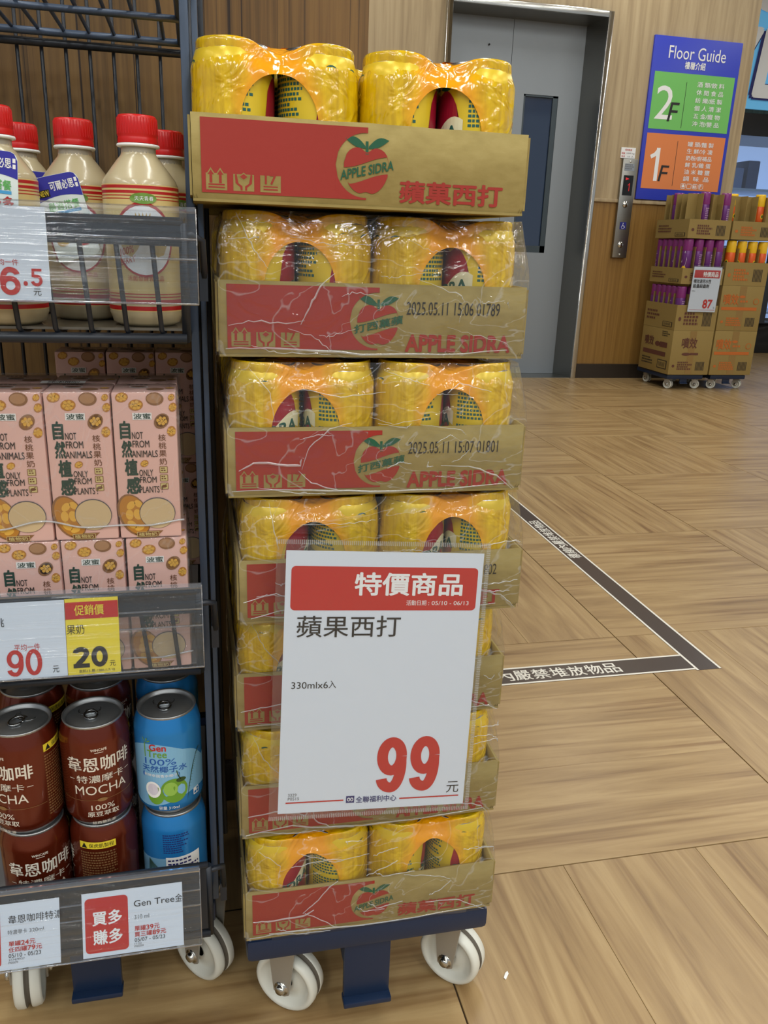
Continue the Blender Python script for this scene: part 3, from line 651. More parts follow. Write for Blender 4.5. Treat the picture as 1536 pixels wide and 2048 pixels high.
def creases(seed):
    q = MB(); rr = random.Random(seed); y0 = -TD/2-.0042
    def strand(pts, wid):
        """flattened fold of film: tapering ribbon with a ridge"""
        n = 14; path = []; pts = [(max(.003, min(.265, u+rr.uniform(-.008, .008))), v+rr.uniform(-.004, .004)*(v > .01)) for u, v in pts]; wid *= rr.uniform(.35, .9)
        for i in range(n+1):
            f = i/n*(len(pts)-1); k = min(int(f), len(pts)-2); g = f-k; a, b = pts[k], pts[k+1]
            path.append((a[0]+(b[0]-a[0])*g+.0012*noise.noise((f*4, seed, 1)), a[1]+(b[1]-a[1])*g+.0016*noise.noise((f*5, seed, 2))))
        vs = []
        for i, (u, v) in enumerate(path):
            a = path[max(0, i-1)]; b = path[min(n, i+1)]; dx, dy = b[0]-a[0], b[1]-a[1]; L_ = math.hypot(dx, dy) or 1; nx, ny = -dy/L_, dx/L_
            wd = wid*(.35+.65*math.sin(PI*i/n))*(.7+.5*noise.noise((i*.7, seed, 4)))
            yy = y0+(.0 if v < .062 else .0085*((v-.062)/.053)**1.4)
            vs += [(u-TW/2+nx*wd, yy, v+ny*wd), (u-TW/2, yy-.0009, v), (u-TW/2-nx*wd, yy, v-ny*wd)]
        fs = []
        for i in range(n): fs += [(3*i, 3*i+1, 3*i+4, 3*i+3), (3*i+1, 3*i+2, 3*i+5, 3*i+4)]
        q.add(vs, fs, 0, True)
    j = lambda s: rr.uniform(-s, s)
    strand([(.002, .026+j(.003)), (.030, .030), (.058, .027), (.066, .034)], .0022)
    strand([(.062, .028), (.070, .045), (.085, .058), (.10, .066)], .0013)
    strand([(.064, .028), (.078, .014), (.095, .006), (.12, .003)], .0013)
    strand([(.006, .007), (.04, .011), (.08, .006), (.13, .003), (.19, .004), (.25, .008)], .0016)
    strand([(.02, .010), (.05, .004), (.09, .003)], .0010)
    strand([(.19, .026), (.22, .021), (.245, .012), (.262, .002)], .0012)
    strand([(.02, .112), (.03, .09), (.04, .07)], .0011); strand([(.06, .098), (.09, .090), (.13, .094)], .0009)
    for _k in range(9):
        u, v = rr.uniform(.01, .25), rr.choice((rr.uniform(.012, .055), rr.uniform(.068, .108))); a = rr.uniform(-.5, .5); L_ = rr.uniform(.012, .05); strand([(u, v), (u+L_*.5, v+L_*.5*math.tan(a)*.5+j(.003)), (min(.264, u+L_), max(.003, v+L_*math.tan(a)*.5))], .0011)
    strand([(.17, .064), (.20, .058), (.215, .050)], .0009); strand([(.13, .070), (.15, .066), (.17, .069)], .0010); strand([(.20, .030), (.207, .034), (.214, .044)], .0007)
    return q
TURN = {}
ORD = ['top', 'second', 'third', 'fourth', 'fifth', 'sixth', 'bottom']
PITCH_Z, BASE_Z = .1205, .1635
spec = [ # centre x, front y, logo, slogan, date
    (.1325, .681, 'APPLE SIDRA', '蘋菓西打', None), (.1495, .698, '打西菓蘋', 'APPLE SIDRA', '2025.05.11 15:06 01789'), (.1535, .686, '打西菓蘋', 'APPLE SIDRA', '2025.05.11 15:07 01801'),
    (.1610, .683, 'APPLE SIDRA', '蘋菓西打', '2025.05.11 15:07 01802'), (.1570, .695, '打西菓蘋', 'APPLE SIDRA', None), (.1585, .686, '打西菓蘋', 'APPLE SIDRA', None), (.1600, .675, 'APPLE SIDRA', '蘋菓西打', None)]
desc = ['topmost of the stack, without outer film', 'second from the top, stamped 15:06 01789', 'third from the top, stamped 15:07 01801', 'fourth down, behind the top of the price sign',
        'fifth down, behind the middle of the price sign', 'sixth down, behind the foot of the price sign', 'bottom of the stack, resting on the blue dolly']
TB = None
# which print faces the opening of each front pack
for k, (a, b) in enumerate([(1.5, .55), (1.4, 1.75), (1.25, .45), (2.2, 1.9), (.25, 1.5), (1.6, 1.3), (.9, .7), (.4, 1.4), (0, 0), (0, 0), (0, 0), (0, 0), (.55, 1.1), (1.45, .3)]):
    TURN[(k, -1, 0)] = a; TURN[(k, 1, 0)] = b
for i, (x, yf, logo, slogan, date) in enumerate(spec):
    z = BASE_Z+(6-i)*PITCH_Z+.0003
    t = thing('soda_tray', 'kraft and red cardboard soda tray, '+desc[i], 'cardboard tray', (x, yf+TD/2, z), 0, 'stacked soda trays')
    if TB is None: TB = tb.build('tray_body', m_kraft, t); FB = None
    else: c = TB.copy(); COL.objects.link(c); c.parent = t
    for sx in (-1, 1): MB().box((sx*(TW/2+.0013)-.0009, -TD/2+.001, .004), (sx*(TW/2+.0013)+.0009, -TD/2+.055, TH-.002)).build('corner_flap', m_kraft, t)
    q = MB(); tray_print(q, logo, slogan, date); q.build('print', [m_redbox, m_kraft, m_green, m_black], t)
    if i:
        stretch_mesh(i*7.7).build('stretch_film', m_stretch, t)
        creases(i).build('film_crease', m_crease, t)
    for s, nm in ((-1, 'left'), (1, 'right')):
        six_pack('orange film-wrapped soda six-pack, front %s in the %s tray' % (nm, ORD[i]), x+s*(PW/2+.0006)-(.001 if i == 0 else 0), yf+PD/2+.0035, z+.0023, 2*i+(s > 0), True)
        six_pack('orange film-wrapped soda six-pack, rear %s in the %s tray' % (nm, ORD[i]), x+s*(PW/2+.0006), yf+TD-PD/2-.0035, z+.0023, 2*i+(s > 0)+1, False)
for o in FILMS+[CAN0]: bpy.data.objects.remove(o)
# ================================================================== PRICE SIGN ON THE STACK
sg_o = Vector((.067, .660, .605)); sg_u = Vector((.182, 0, -.012)).normalized(); sg_d = Vector((-.011, -.024, -.251)).normalized(); sg_n = sg_d.cross(sg_u)*-1
if sg_n.y > 0: sg_n = -sg_n
def sgf(u, v, l):   # millimetres from the paper's top left corner, v downward
    p = sg_u*(u*.001)+sg_d*(-v*.001)+sg_n*(.00016*l); return (p.x, p.y, p.z)
def V(v): return -v
ps = thing('price_sign', 'white price sign reading 99 in a clear sleeve hung on the soda stack', 'price sign', tuple(sg_o))
def slab(u0, v0, u1, v1, n0, n1):
    q = MB(); pts = [sgf(u, -v, n/.16) for n in (n0, n1) for u, v in ((u0, v0), (u1, v0), (u1, v1), (u0, v1))]
    return q.add(pts, [(0, 1, 2, 3), (7, 6, 5, 4), (0, 4, 5, 1), (1, 5, 6, 2), (2, 6, 7, 3), (3, 7, 4, 0)])
slab(0, 0, 182.5, 256, -.35, 0).build('paper', m_paper, ps)
m_sleeve = clear('pvc_sleeve', (252, 253, 254), 0.8, 0.05, 0.01, cap=.15)
slab(-8.5, -10, 188, 262, .75, 1.0).build('sleeve_front', m_sleeve, ps); slab(-8.5, -10, 188, 262, -.9, -.65).build('sleeve_back', m_sleeve, ps)
q = MB()
def ridges(u0, v0, u1, v1, n, vert):
    for k in range(n):
        f0, f1 = k/n, (k+.55)/n
        a = (u0+(u1-u0)*f0, v0, u0+(u1-u0)*f1, v1) if vert else (u0, v0+(v1-v0)*f0, u1, v0+(v1-v0)*f1)
        q.add([sgf(x, -y, l) for l in (1.02/.16, 1.35/.16) for x, y in ((a[0], a[1]), (a[2], a[1]), (a[2], a[3]), (a[0], a[3]))], [(4, 7, 6, 5), (0, 1, 5, 4), (1, 2, 6, 5), (2, 3, 7, 6), (3, 0, 4, 7)])
ridges(-8.5, -10, 188, -6, 110, True); ridges(-8.5, 258, 188, 262, 110, True); ridges(184.2, -10, 188, 262, 150, False)
q.build('welded_edge', clear('pvc_weld', (238, 240, 242), 1.2, 0.15, 0.22), ps)
q = MB(); q.rrect(5, -55, 178, -14, 4, 0, sgf, 1); q.build('red_header', m_redp, ps)
q = MB()
def T(body, u0, v0, u1, v1, mi, l=2, bold=0.0): q.txt(body, (u0, -v1, u1, -v0), mi, sgf, l, bold=bold)
T('特價商品', 62, 19, 164, 41, 0, 2, .022); T('活動日期', 111, 45.2, 130, 50.2, 0); T(': 05/10 - 06/13', 132, 45.8, 171, 49.8, 0)
T('蘋果西打', 11.3, 60, 107, 80.5, 1, bold=.004); T('330mlx6', 8.5, 123.4, 42, 130, 1); T('入', 42.6, 122.6, 49.5, 130, 1); q.digits('99', (92.5, -239.5, 154.5, -181.5), 2, sgf, 2, .36, .12); T('元', 164, 231, 176.5, 243, 1)
T('3329', 9, 235.5, 17, 238.6, 3); T('P0515', 9, 239.4, 19.5, 242.5, 3)
q.rect(7, -245.8, 62, -244.4, 2, sgf, 2); q.rect(117, -247.2, 177, -245.8, 2, sgf, 2); q.rect(64.5, -248.3, 72.5, -241, 4, sgf, 2)
for c in (67, 70):
    q.disc(c, -244.6, 1.5, 2.0, 0, sgf, 3, 14); q.disc(c, -244.6, .8, 1.2, 4, sgf, 4, 12)
T('全聯福利中心', 74, 242, 114, 248.8, 4, 2, .012)
q.build('lettering', [m_white, m_black, m_redp, m_grey, m_navy], ps)
# ================================================================== WIRE RACK ON ITS OWN DOLLY
RX0, RX1, RYF, RYB = -.272, 0.0, .742, 1.06
d2 = dolly('blue plastic dolly on white casters under the wire rack', -.138, .738, (.12, .75, .4, .3))
rk = thing('wire_rack', 'tall blue-grey wire display rack of drinks beside the soda stack', 'display rack', (0, 0, 0))
for x, y in ((RX1-.004, RYF), (RX0, RYF), (RX1-.004, RYB), (RX0, RYB)):
    MB().box((x-.0035, y-.0035, .164), (x+.0035, y+.0035, 1.5)).build('post', m_rack, rk, bevel=.0012)
MB().box((.0015, RYF-.002, .164), (.0065, RYF+.004, 1.5)).build('side_strip', m_rack, rk, bevel=.0012); MB().box((.0075, RYF+.10, .164), (.0125, RYF+.106, 1.5)).build('side_strip', m_rackd, rk, bevel=.0012)
for x in (RX1-.0035, RX0):
    q = MB()
    for k in range(1, 8): q.tube([(x+.0035, RYF+k*(RYB-RYF)/8, .2), (x+.0035, RYF+k*(RYB-RYF)/8, 1.5)], .0022, 6)
    for z in (.22, .47, .78, 1.06, 1.34): q.tube([(x, RYF, z), (x, RYB, z)], .003, 6)
    q.build('side_panel', m_rackd, rk)
q = MB()
for k in range(11): q.tube([(-.26+k*.0252+.004*(k % 2)*0, RYB+.004, .17), (-.26+k*.0252, RYB+.004, 1.5)], .0022, 6)
q.build('back_panel', m_rackd, rk)
for z in (.2, .50, .80, 1.056): MB().tube([(RX0, RYB-.002, z), (RX1, RYB-.002, z)], .0045, 8).build('back_bar', m_rackd, rk)
def basket(z, yf, htop, tilt, solid):
    """shelf basket: floor wires, front lip of slanted wires, bars; z floor height, yf front edge"""
    q = MB(); xs = [RX0+.008+k*.0262 for k in range(11)]
    q.tube([(RX0+.004, yf, z-.003), (RX1-.010, yf, z-.003)], .0042, 8); q.tube([(RX0+.004, RYB-.01, z-.003), (RX1-.010, RYB-.01, z-.003)], .0042, 8)
    q.tube([(RX0+.004, (yf+RYB)/2+.06, z-.006), (RX1-.010, (yf+RYB)/2+.06, z-.006)], .0035, 8)
    for sx in (RX0+.004, RX1-.010): q.tube([(sx, RYB-.01, z-.003), (sx, yf, z-.003), (sx, yf-tilt, htop)], .0036, 8)
    for x in xs[:-1]: q.tube([(x, RYB-.012, z), (x, yf+.004, z), (x-.001, yf-.002, z+.004), (x-.006, yf-tilt, htop)], .0021, 6)
    q.tube([(RX0+.004, yf-tilt, htop), (RX1-.010, yf-tilt, htop)], .0036, 8)
    o = q.build('shelf_basket', m_rack if solid is None else m_rackd, rk)
    if solid: MB().box((RX0+.004, yf-tilt-.003, solid[0]), (RX1-.012, yf-tilt-.0015, solid[1])).build('front_plate', m_rackd, o)
    return o
b1 = basket(.786, .676, .870, .006, (.853, .874)); b2 = basket(.4735, .703, .566, .031, (.546, .570)); b3 = basket(.1865, .674, .272, .004, (.196, .272)); b0 = basket(1.068, .676, 1.15, .006, None)
MB().box((RX0+.006, .682, .7885), (RX1-.012, RYB-.015, .7905)).build('liner', M('clear_liner', (120, 112, 98), 0.12), rk)
MB().box((RX0+.006, .706, .4760), (RX1-.012, RYB-.015, .4775)).build('liner', M('grey_liner', (120, 120, 122), 0.3), rk)
MB().box((RX0+.006, .680, .1890), (RX1-.012, RYB-.015, .1905)).build('liner', M('grey_liner'), rk)
for z, y in ((.552, .70), (.262, .70), (.86, .70)):
    h = MB().tube([(-.014, y-.028, z), (-.004, y-.027, z+.002), (.004, y-.020, z-.002), (.005, y-.016, z-.030)], .0030, 8)
    h.box((.001, y-.018, z-.048), (.0075, y-.011, z-.026)).build('hook', m_rackd, rk)
# ------------------------------------------------------------------ clear price rails + tags
m_rail = clear('clear_rail', (248, 250, 252), 0.9, 0.06, 0.008, bump=.4, bscale=9, stretch=(.2, 1, 16), cap=.2)
m_raillip = clear('clear_rail_lip', (236, 240, 246), 2.0, 0.08, 0.14, cap=.5, hazecol=(205, 212, 226))
def price_rail(label, xr, top, bot):
    t0 = Vector((0, top[0], top[1])); d = (Vector((0, bot[0], bot[1]))-t0); L = d.length; d.normalize(); n = Vector((0, d.z, -d.y)); n = n if n.y < 0 else -n
    t = thing('price_rail', label, 'price rail', (xr, top[0], top[1]), 0, 'clear price rails')
    x0 = -.262
    def fn(u, v, l):   # mm, v downward positive
        p = d*(v*.001)+n*(.00016*l); return (u*.001, p.y, p.z)
    def sheet(v0, v1, n0, n1, name, mat):
        q = MB(); pts = [fn(u, v, k/.16) for k in (n0, n1) for u, v in ((x0*1000, v0), (0, v0), (0, v1), (x0*1000, v1))]
        return q.add(pts, [(0, 1, 2, 3), (7, 6, 5, 4), (0, 4, 5, 1), (1, 5, 6, 2), (2, 6, 7, 3), (3, 7, 4, 0)]).build(name, mat, t)
    sheet(2, L*1000, -.8, -.2, 'back_strip', m_rail); sheet(3, L*1000, 1.4, 2.0, 'front_flap', m_rail)
    q = MB(); cs = [(-1.5, -1), (-1.2, 1.2), (0, 2.4), (2.0, 2.6), (3.4, 2.0)]
    for a, b in zip(cs, cs[1:]): q.add([fn(x0*1000, a[0], a[1]/.16), fn(0, a[0], a[1]/.16), fn(0, b[0], b[1]/.16), fn(x0*1000, b[0], b[1]/.16)], [(0, 1, 2, 3)], 0, True)
    q.build('rolled_lip', m_raillip, t)
    for v in (21.5, 36, L*1000-.5):
        k_ = (2.0 if v > 60 else -1.0)/.16; MB().tube([fn(x0*1000, v, k_), fn(0, v, k_)], .0009, 8).build('ridge', m_raillip, t)
    MB().tube([fn(0, 0, 10), fn(0, L*1000, 10)], .0005, 6).build('cut_edge', m_raillip, t)
    return t, fn
def ptag(label, rail, u0, v0, u1, v1, mat, group='price tags in the rails'):
    t0, fn = rail; g = thing('price_tag', label, 'price tag', tuple(t0.location), 0, group)
    def f2(u, v, l): return fn(u, -v, l+2.6)
    q = MB(); pts = [fn(u, v, k) for k in (.4, 2.4) for u, v in ((u0, v0), (u1, v0), (u1, v1), (u0, v1))]
    q.add(pts, [(0, 1, 2, 3), (7, 6, 5, 4), (0, 4, 5, 1), (1, 5, 6, 2), (2, 6, 7, 3), (3, 7, 4, 0)]).build('card', mat, g)
    return g, f2
def TT(q, f2, body, u0, v0, u1, v1, mi, l=2, bold=0.0): q.txt(body, (u0, -v1, u1, -v0), mi, f2, l, bold=bold)
PM = [m_redp, m_black, m_grey, m_white]
r1 = price_rail('clear plastic price rail in front of the red-capped bottles', 0.0, (.660, .880), (.655, .811))
r2 = price_rail('clear plastic price rail in front of the pink drink cartons', -.006, (.660, .577), (.645, .506))
r3 = price_rail('clear plastic price rail below the drink cans', -.018, (.660, .279), (.635, .210))
g, f2 = ptag('white price tag reading 6.5 under the red-capped bottles', r1, -258, 3, -105.8, 68.3, m_paper); q = MB()
TT(q, f2, '平均一件', -145, 39.5, -126.5, 43.8, 0); q.digits('16', (-155, -64.8, -126.3, -45), 0, f2, 2, .27, .1); TT(q, f2, '.', -124.2, 54.6, -121.2, 58.1, 0); q.digits('5', (-119, -58.2, -110.8, -45.8), 0, f2, 2, .27); TT(q, f2, '元', -117.8, 59.8, -112.5, 64.8, 1)
q.build('lettering', PM, g)
g, f2 = ptag('white price tag reading 90 beside the yellow promotion tag', r2, -254, 7, -112, 71.8, m_paper); q = MB()
TT(q, f2, '核桃', -175, 19.3, -159, 27, 1); TT(q, f2, '平均一件', -152.5, 42.3, -132.5, 48, 0); q.digits('90', (-158.8, -69.5, -131.5, -47), 0, f2, 2, .27, .12); TT(q, f2, '元', -123.5, 62.5, -118.5, 68.3, 1); q.build('lettering', PM, g)
g, f2 = ptag('yellow promotion tag reading 20 with a red band', r2, -111.6, 6.5, -69.2, 72, m_yel); q = MB(); q.rect(-111.5, -24, -69.4, -9.5, 0, f2, 1); q.build('red_band', PM, g); q = MB()
TT(q, f2, '促銷價', -104.3, 12, -80.8, 21, 4, 2, .01); TT(q, f2, '果奶', -111, 28.4, -97, 36.8, 1); q.digits('20', (-107.3, -66, -79.3, -48), 1, f2, 2, .31, .12); TT(q, f2, '元', -78, 61.3, -73.3, 66, 1); TT(q, f2, '飲料13-層-1384-1-7-10', -102.8, 67.5, -74.2, 70.5, 1); q.build('lettering', PM+[m_yel], g)
g, f2 = ptag('white shelf tag for mocha coffee cans, left of the bottom rail', r3, -240, 11.5, -128.8, 71.8, m_paper); q = MB()
TT(q, f2, '韋恩咖啡特濃', -173.5, 22.5, -126, 30, 1); TT(q, f2, '特濃摩卡', -174.3, 35.6, -157.5, 39.8, 2); TT(q, f2, '320ml', -155.5, 36.2, -143, 39.6, 2); TT(q, f2, '單罐', -173.70, 45.8, -163.21, 50.5, 0, bold=.01); TT(q, f2, '24', -162.91, 46.00, -156.17, 50.40, 0, bold=.02); TT(q, f2, '元', -155.70, 45.8, -150.50, 50.5, 0, bold=.01); TT(q, f2, '任四罐', -173.90, 51.2, -157.84, 56, 0, bold=.01); TT(q, f2, '79', -157.54, 51.40, -150.73, 55.90, 0, bold=.02); TT(q, f2, '元', -150.25, 51.2, -145.00, 56, 0, bold=.01); TT(q, f2, '05/10 - 05/23', -174, 57.2, -146, 61, 1)
TT(q, f2, '3774/9937', -174.1, 61.8, -160.2, 63.8, 2); TT(q, f2, 'P0509', -174.2, 64.4, -166, 66.4, 2); q.rrect(-236, -68, -180.5, -16, 3, 0, f2, 1); q.build('lettering', PM, g)
g, f2 = ptag('white shelf tag with a red square for coconut water cans', r3, -109, 11.5, -17, 71.8, m_paper); q = MB(); q.rrect(-106.5, -67.8, -67.5, -16.5, 4, 0, f2, 1); q.build('red_square', PM, g); q = MB()
TT(q, f2, '買多', -100, 29, -73, 42.5, 3, 2, .022); TT(q, f2, '賺多', -99.5, 46.5, -73, 60.5, 3, 2, .022); TT(q, f2, 'Gen Tree', -62, 23.3, -24.5, 29.3, 1); TT(q, f2, '金', -23.8, 22.2, -17.2, 29.8, 1); TT(q, f2, '310 ml', -61.8, 37, -48.3, 41, 2); TT(q, f2, '單罐', -62.00, 47.3, -51.60, 52.3, 0, bold=.01); TT(q, f2, '39', -51.30, 47.50, -44.62, 52.20, 0, bold=.02); TT(q, f2, '元', -44.15, 47.3, -39.00, 52.3, 0, bold=.01); TT(q, f2, '買三罐', -62.20, 53, -46.08, 57.8, 0, bold=.01); TT(q, f2, '89', -45.78, 53.20, -38.95, 57.70, 0, bold=.02); TT(q, f2, '元', -38.47, 53, -33.20, 57.8, 0, bold=.01)
TT(q, f2, '05/07 - 05/23', -62.3, 58.8, -34.3, 62.4, 1); TT(q, f2, '1122', -62.4, 63.2, -56, 65, 2); TT(q, f2, 'P0509', -62.5, 65.6, -54.2, 67.4, 2); q.build('lettering', PM, g)
# ================================================================== BOTTLES (top tier)
m_milk = M('milky_drink', (186, 174, 142), 0.25, coat=.3); m_neck = M('clear_neck', (176, 170, 156), 0.15, alpha=.75)
m_cap = M('red_cap', (200, 24, 26), 0.32); m_lab = M('label_cream', (216, 192, 128), 0.35); m_stripe = M('label_red', (178, 26, 28), 0.4)
m_gold = M('label_gold', (196, 160, 70), 0.4); m_leaf = M('label_green', (110, 150, 60), 0.5); m_card = M('card_white', (222, 234, 234), 0.45)
m_cardb = M('card_blue', (44, 44, 160), 0.45); m_cardg = M('card_green', (96, 178, 96), 0.5); m_sky = M('card_sky', (70, 160, 214), 0.5)
BR = .0288
def bottle(label, x, y, tagrot=None, turn=0.0, tagx=0.0, tagz=.085):
    t = thing('drink_bottle', label, 'bottle', (x, y, .7908), turn, 'red-capped yogurt drink bottles')
    pr = [(0, .002), (.022, .0), (.0265, .003), (BR, .010), (BR, .018), (.0282, .022), (.0284, .060), (BR, .066), (BR, .1065), (.0272, .1105), (.0222, .1172), (.0168, .1242), (.0138, .1276), (.0131, .1295), (.0130, .1335)]
    MB().lathe(pr, 36).build('body', m_milk, t)
    MB().lathe([(.0131, .127), (.0132, .1345), (.0128, .136)], 28).build('neck', m_neck, t)
    MB().lathe([(.0130, .1335), (.0158, .1338), (.0162, .1348), (.0158, .1358), (.0130, .136)], 28).build('neck_ring', m_white, t)
    cp_ = MB().lathe([(.0150, .1362), (.0152, .1375), (.0150, .1400), (.0148, .1408), (.0152, .1416), (.0150, .1500), (.0148, .1545), (.0138, .1560), (0, .1562)], 40)
    for k in range(40):
        a = 2*PI*k/40; cp_.tube([(.0150*math.cos(a), .0150*math.sin(a), .1425), (.0148*math.cos(a), .0148*math.sin(a), .1540)], .00045, 4, cap=False)
    cp_.build('cap', m_cap, t)
    lb = MB().lathe([(.02885, .012), (.0284, .022), (.0286, .060), (.0290, .066), (.0290, .1060)], 36).build('label', m_lab, t)
    q = MB()
    for z, h, mi in ((.1030, .0022, 0), (.0995, .0020, 0), (.0975, .0007, 0), (.0953, .0006, 0), (.0180, .0032, 0), (.0128, .0032, 0), (.0228, .0008, 0), (.0250, .0008, 0)): q.lathe([(.02915 if z > .05 else .0290, z), (.02915 if z > .05 else .0290, z+h)], 36, mi)
    fn = cylfn(.0292, 0, 0)
    q.disc(0, .066, .0235, .0275, 0, fn, 1, 28); q.disc(0, .0655, .0215, .0255, 1, fn, 2, 28)
    fn0 = fn; fn = lambda u, v, l: fn0(u, v+.0055, l)
    for k in range(5): q.flat([(-.0055+k*.0022, .0755), (-.0033+k*.0022, .0755), (-.0044+k*.0022+(k-2)*.0006, .0805)], 3, fn, 3)
    q.rect(-.006, .0735, .006, .0755, 3, fn, 3, 4)
    q.txt('多多', (-.0165, .0600, -.0035, .0705), 0, fn, 3, bold=.03); q.txt('多多', (.0035, .0600, .0165, .0705), 0, fn, 3, bold=.03)
    q.disc(.001, .0905, .0100, .0040, 4, fn, 3, 20); q.txt('天天青春', (-.0055, .0888, .0085, .0922), 1, fn, 4)
    q.txt('100%', (-.019, .048, -.008, .0535), 0, fn, 3, slope=.3); q.txt('BERRY', (-.019, .041, -.007, .0455), 0, fn, 3, slope=.3); q.txt('活菌發酵乳飲品', (-.014, .030, .014, .034), 0, fn, 3)
    q.build('label_print', [m_stripe, m_white, m_lab, m_gold, m_leaf], lb)
    if tagrot is not None:
        q = MB(); c, sn = math.cos(tagrot), math.sin(tagrot)
        def cf(u, v, l):
            a, b = u*c-v*sn, u*sn+v*c; return (a+tagx, -.0315-.00015*l, b+tagz)
        q.rrect(-.0170, -.034, .0170, .030, .006, 0, cf, 0)
        q.add([cf(u, v, -3) for u, v in ((-.017, -.034), (.017, -.034), (.017, .024), (-.017, .024))], [(3, 2, 1, 0)], 0)
        q.build('neck_tag', [m_card], t)
        p = MB(); p.band(-.0168, .0168, 16, lambda u: .0145, lambda u: .0298-(.0 if abs(u) < .0110 else .0058-math.sqrt(max(0, .0058**2-(abs(u)-.0110)**2))), 0, cf, 1); p.band(-.0168, .0168, 8, lambda u: .0115+.0030*(1-(u/.0168)**2), lambda u: .0145, 0, cf, 1)
        p.txt('可爾必思', (-.006, .0185, .0128, .0255), 1, cf, 2, bold=.02); p.rect(-.0160, .0150, -.0072, .0205, 3, cf, 2); p.txt('NEW', (-.0156, .0157, -.0077, .0198), 4, cf, 3, bold=.02); p.rect(.0136, .0225, .0156, .0255, 1, cf, 2); p.rect(.0136, .0185, .0156, .0215, 1, cf, 2)
        p.txt('最適搭餐', (-.0115, .0035, .0125, .0105), 2, cf, 2, bold=.02); p.rect(-.0115, .0010, .0125, .0032, 5, cf, 2); p.txt('多多', (-.002, -.009, .014, -.0005), 6, cf, 2, bold=.03)
        p.disc(-.008, -.018, .006, .0045, 7, cf, 2, 14, .5); p.disc(-.008, -.018, .003, .002, 4, cf, 3, 10, .5); p.flat([(.001, -.025), (.010, -.025), (.012, -.012), (.003, -.012)], 6, cf, 2)
        p.build('tag_print', [m_cardb, m_white, m_cardg, m_black, m_yel, m_sky, m_stripe, m_gold], t)
    return t
bottle('red-capped drink bottle at the right end of the front row', -.0418, .712, None, .08)
bottle('red-capped drink bottle with a tilted blue card, middle of the front row', -.0945, .758, .24, 0, -.006, .083)
bottle('red-capped drink bottle with a blue card, cut by the left photo edge', -.1455, .706, -.08, 0, .003, .094)
bottle('red-capped drink bottle half hidden behind the rightmost bottle', -.0235, .800, None, .3)
bottle('red-capped drink bottle in the second row, behind the left bottle', -.1460, .812, -.05, 0, .020, .087)
# ================================================================== CARTONS (middle tier)
m_pink = M('carton_pink', (226, 184, 176), 0.38, coat=.15); m_dg = M('carton_green', (26, 62, 52), 0.5); m_brn = M('carton_brown', (112, 66, 34), 0.5)
m_nut = M('nut_yellow', (222, 172, 72), 0.5); m_nutd = M('nut_amber', (184, 124, 44), 0.5); m_shell = M('shell_brown', (140, 98, 62), 0.5); m_bev = M('walnut_milk', (206, 182, 142), 0.4); m_rim = M('glass_rim', (92, 86, 92), 0.4)
CM = [m_dg, m_brn, m_nut, m_nutd, m_shell, m_bev, m_rim, m_black, m_white, M('badge_olive', (206, 190, 130), 0.5), M('shell_light', (172, 130, 94), 0.5)]
CW, CD_, CHH = .0520, .0440, .1290
def nut(q, fn, u, v, r, rot=0, mi=2):
    rr = random.Random(int(u*9e5)+int(v*7e5)); q.disc(u, v, r, r*.78, 3, fn, 2, 14, rot)
    for k in range(7):
        a = k*2*PI/6; d = 0 if k == 6 else r*.52; q.disc(u+d*math.cos(a+rot), v+d*.8*math.sin(a+rot), r*rr.uniform(.26, .36), r*rr.uniform(.2, .28), mi, fn, 3, 9, rr.uniform(0, 3))
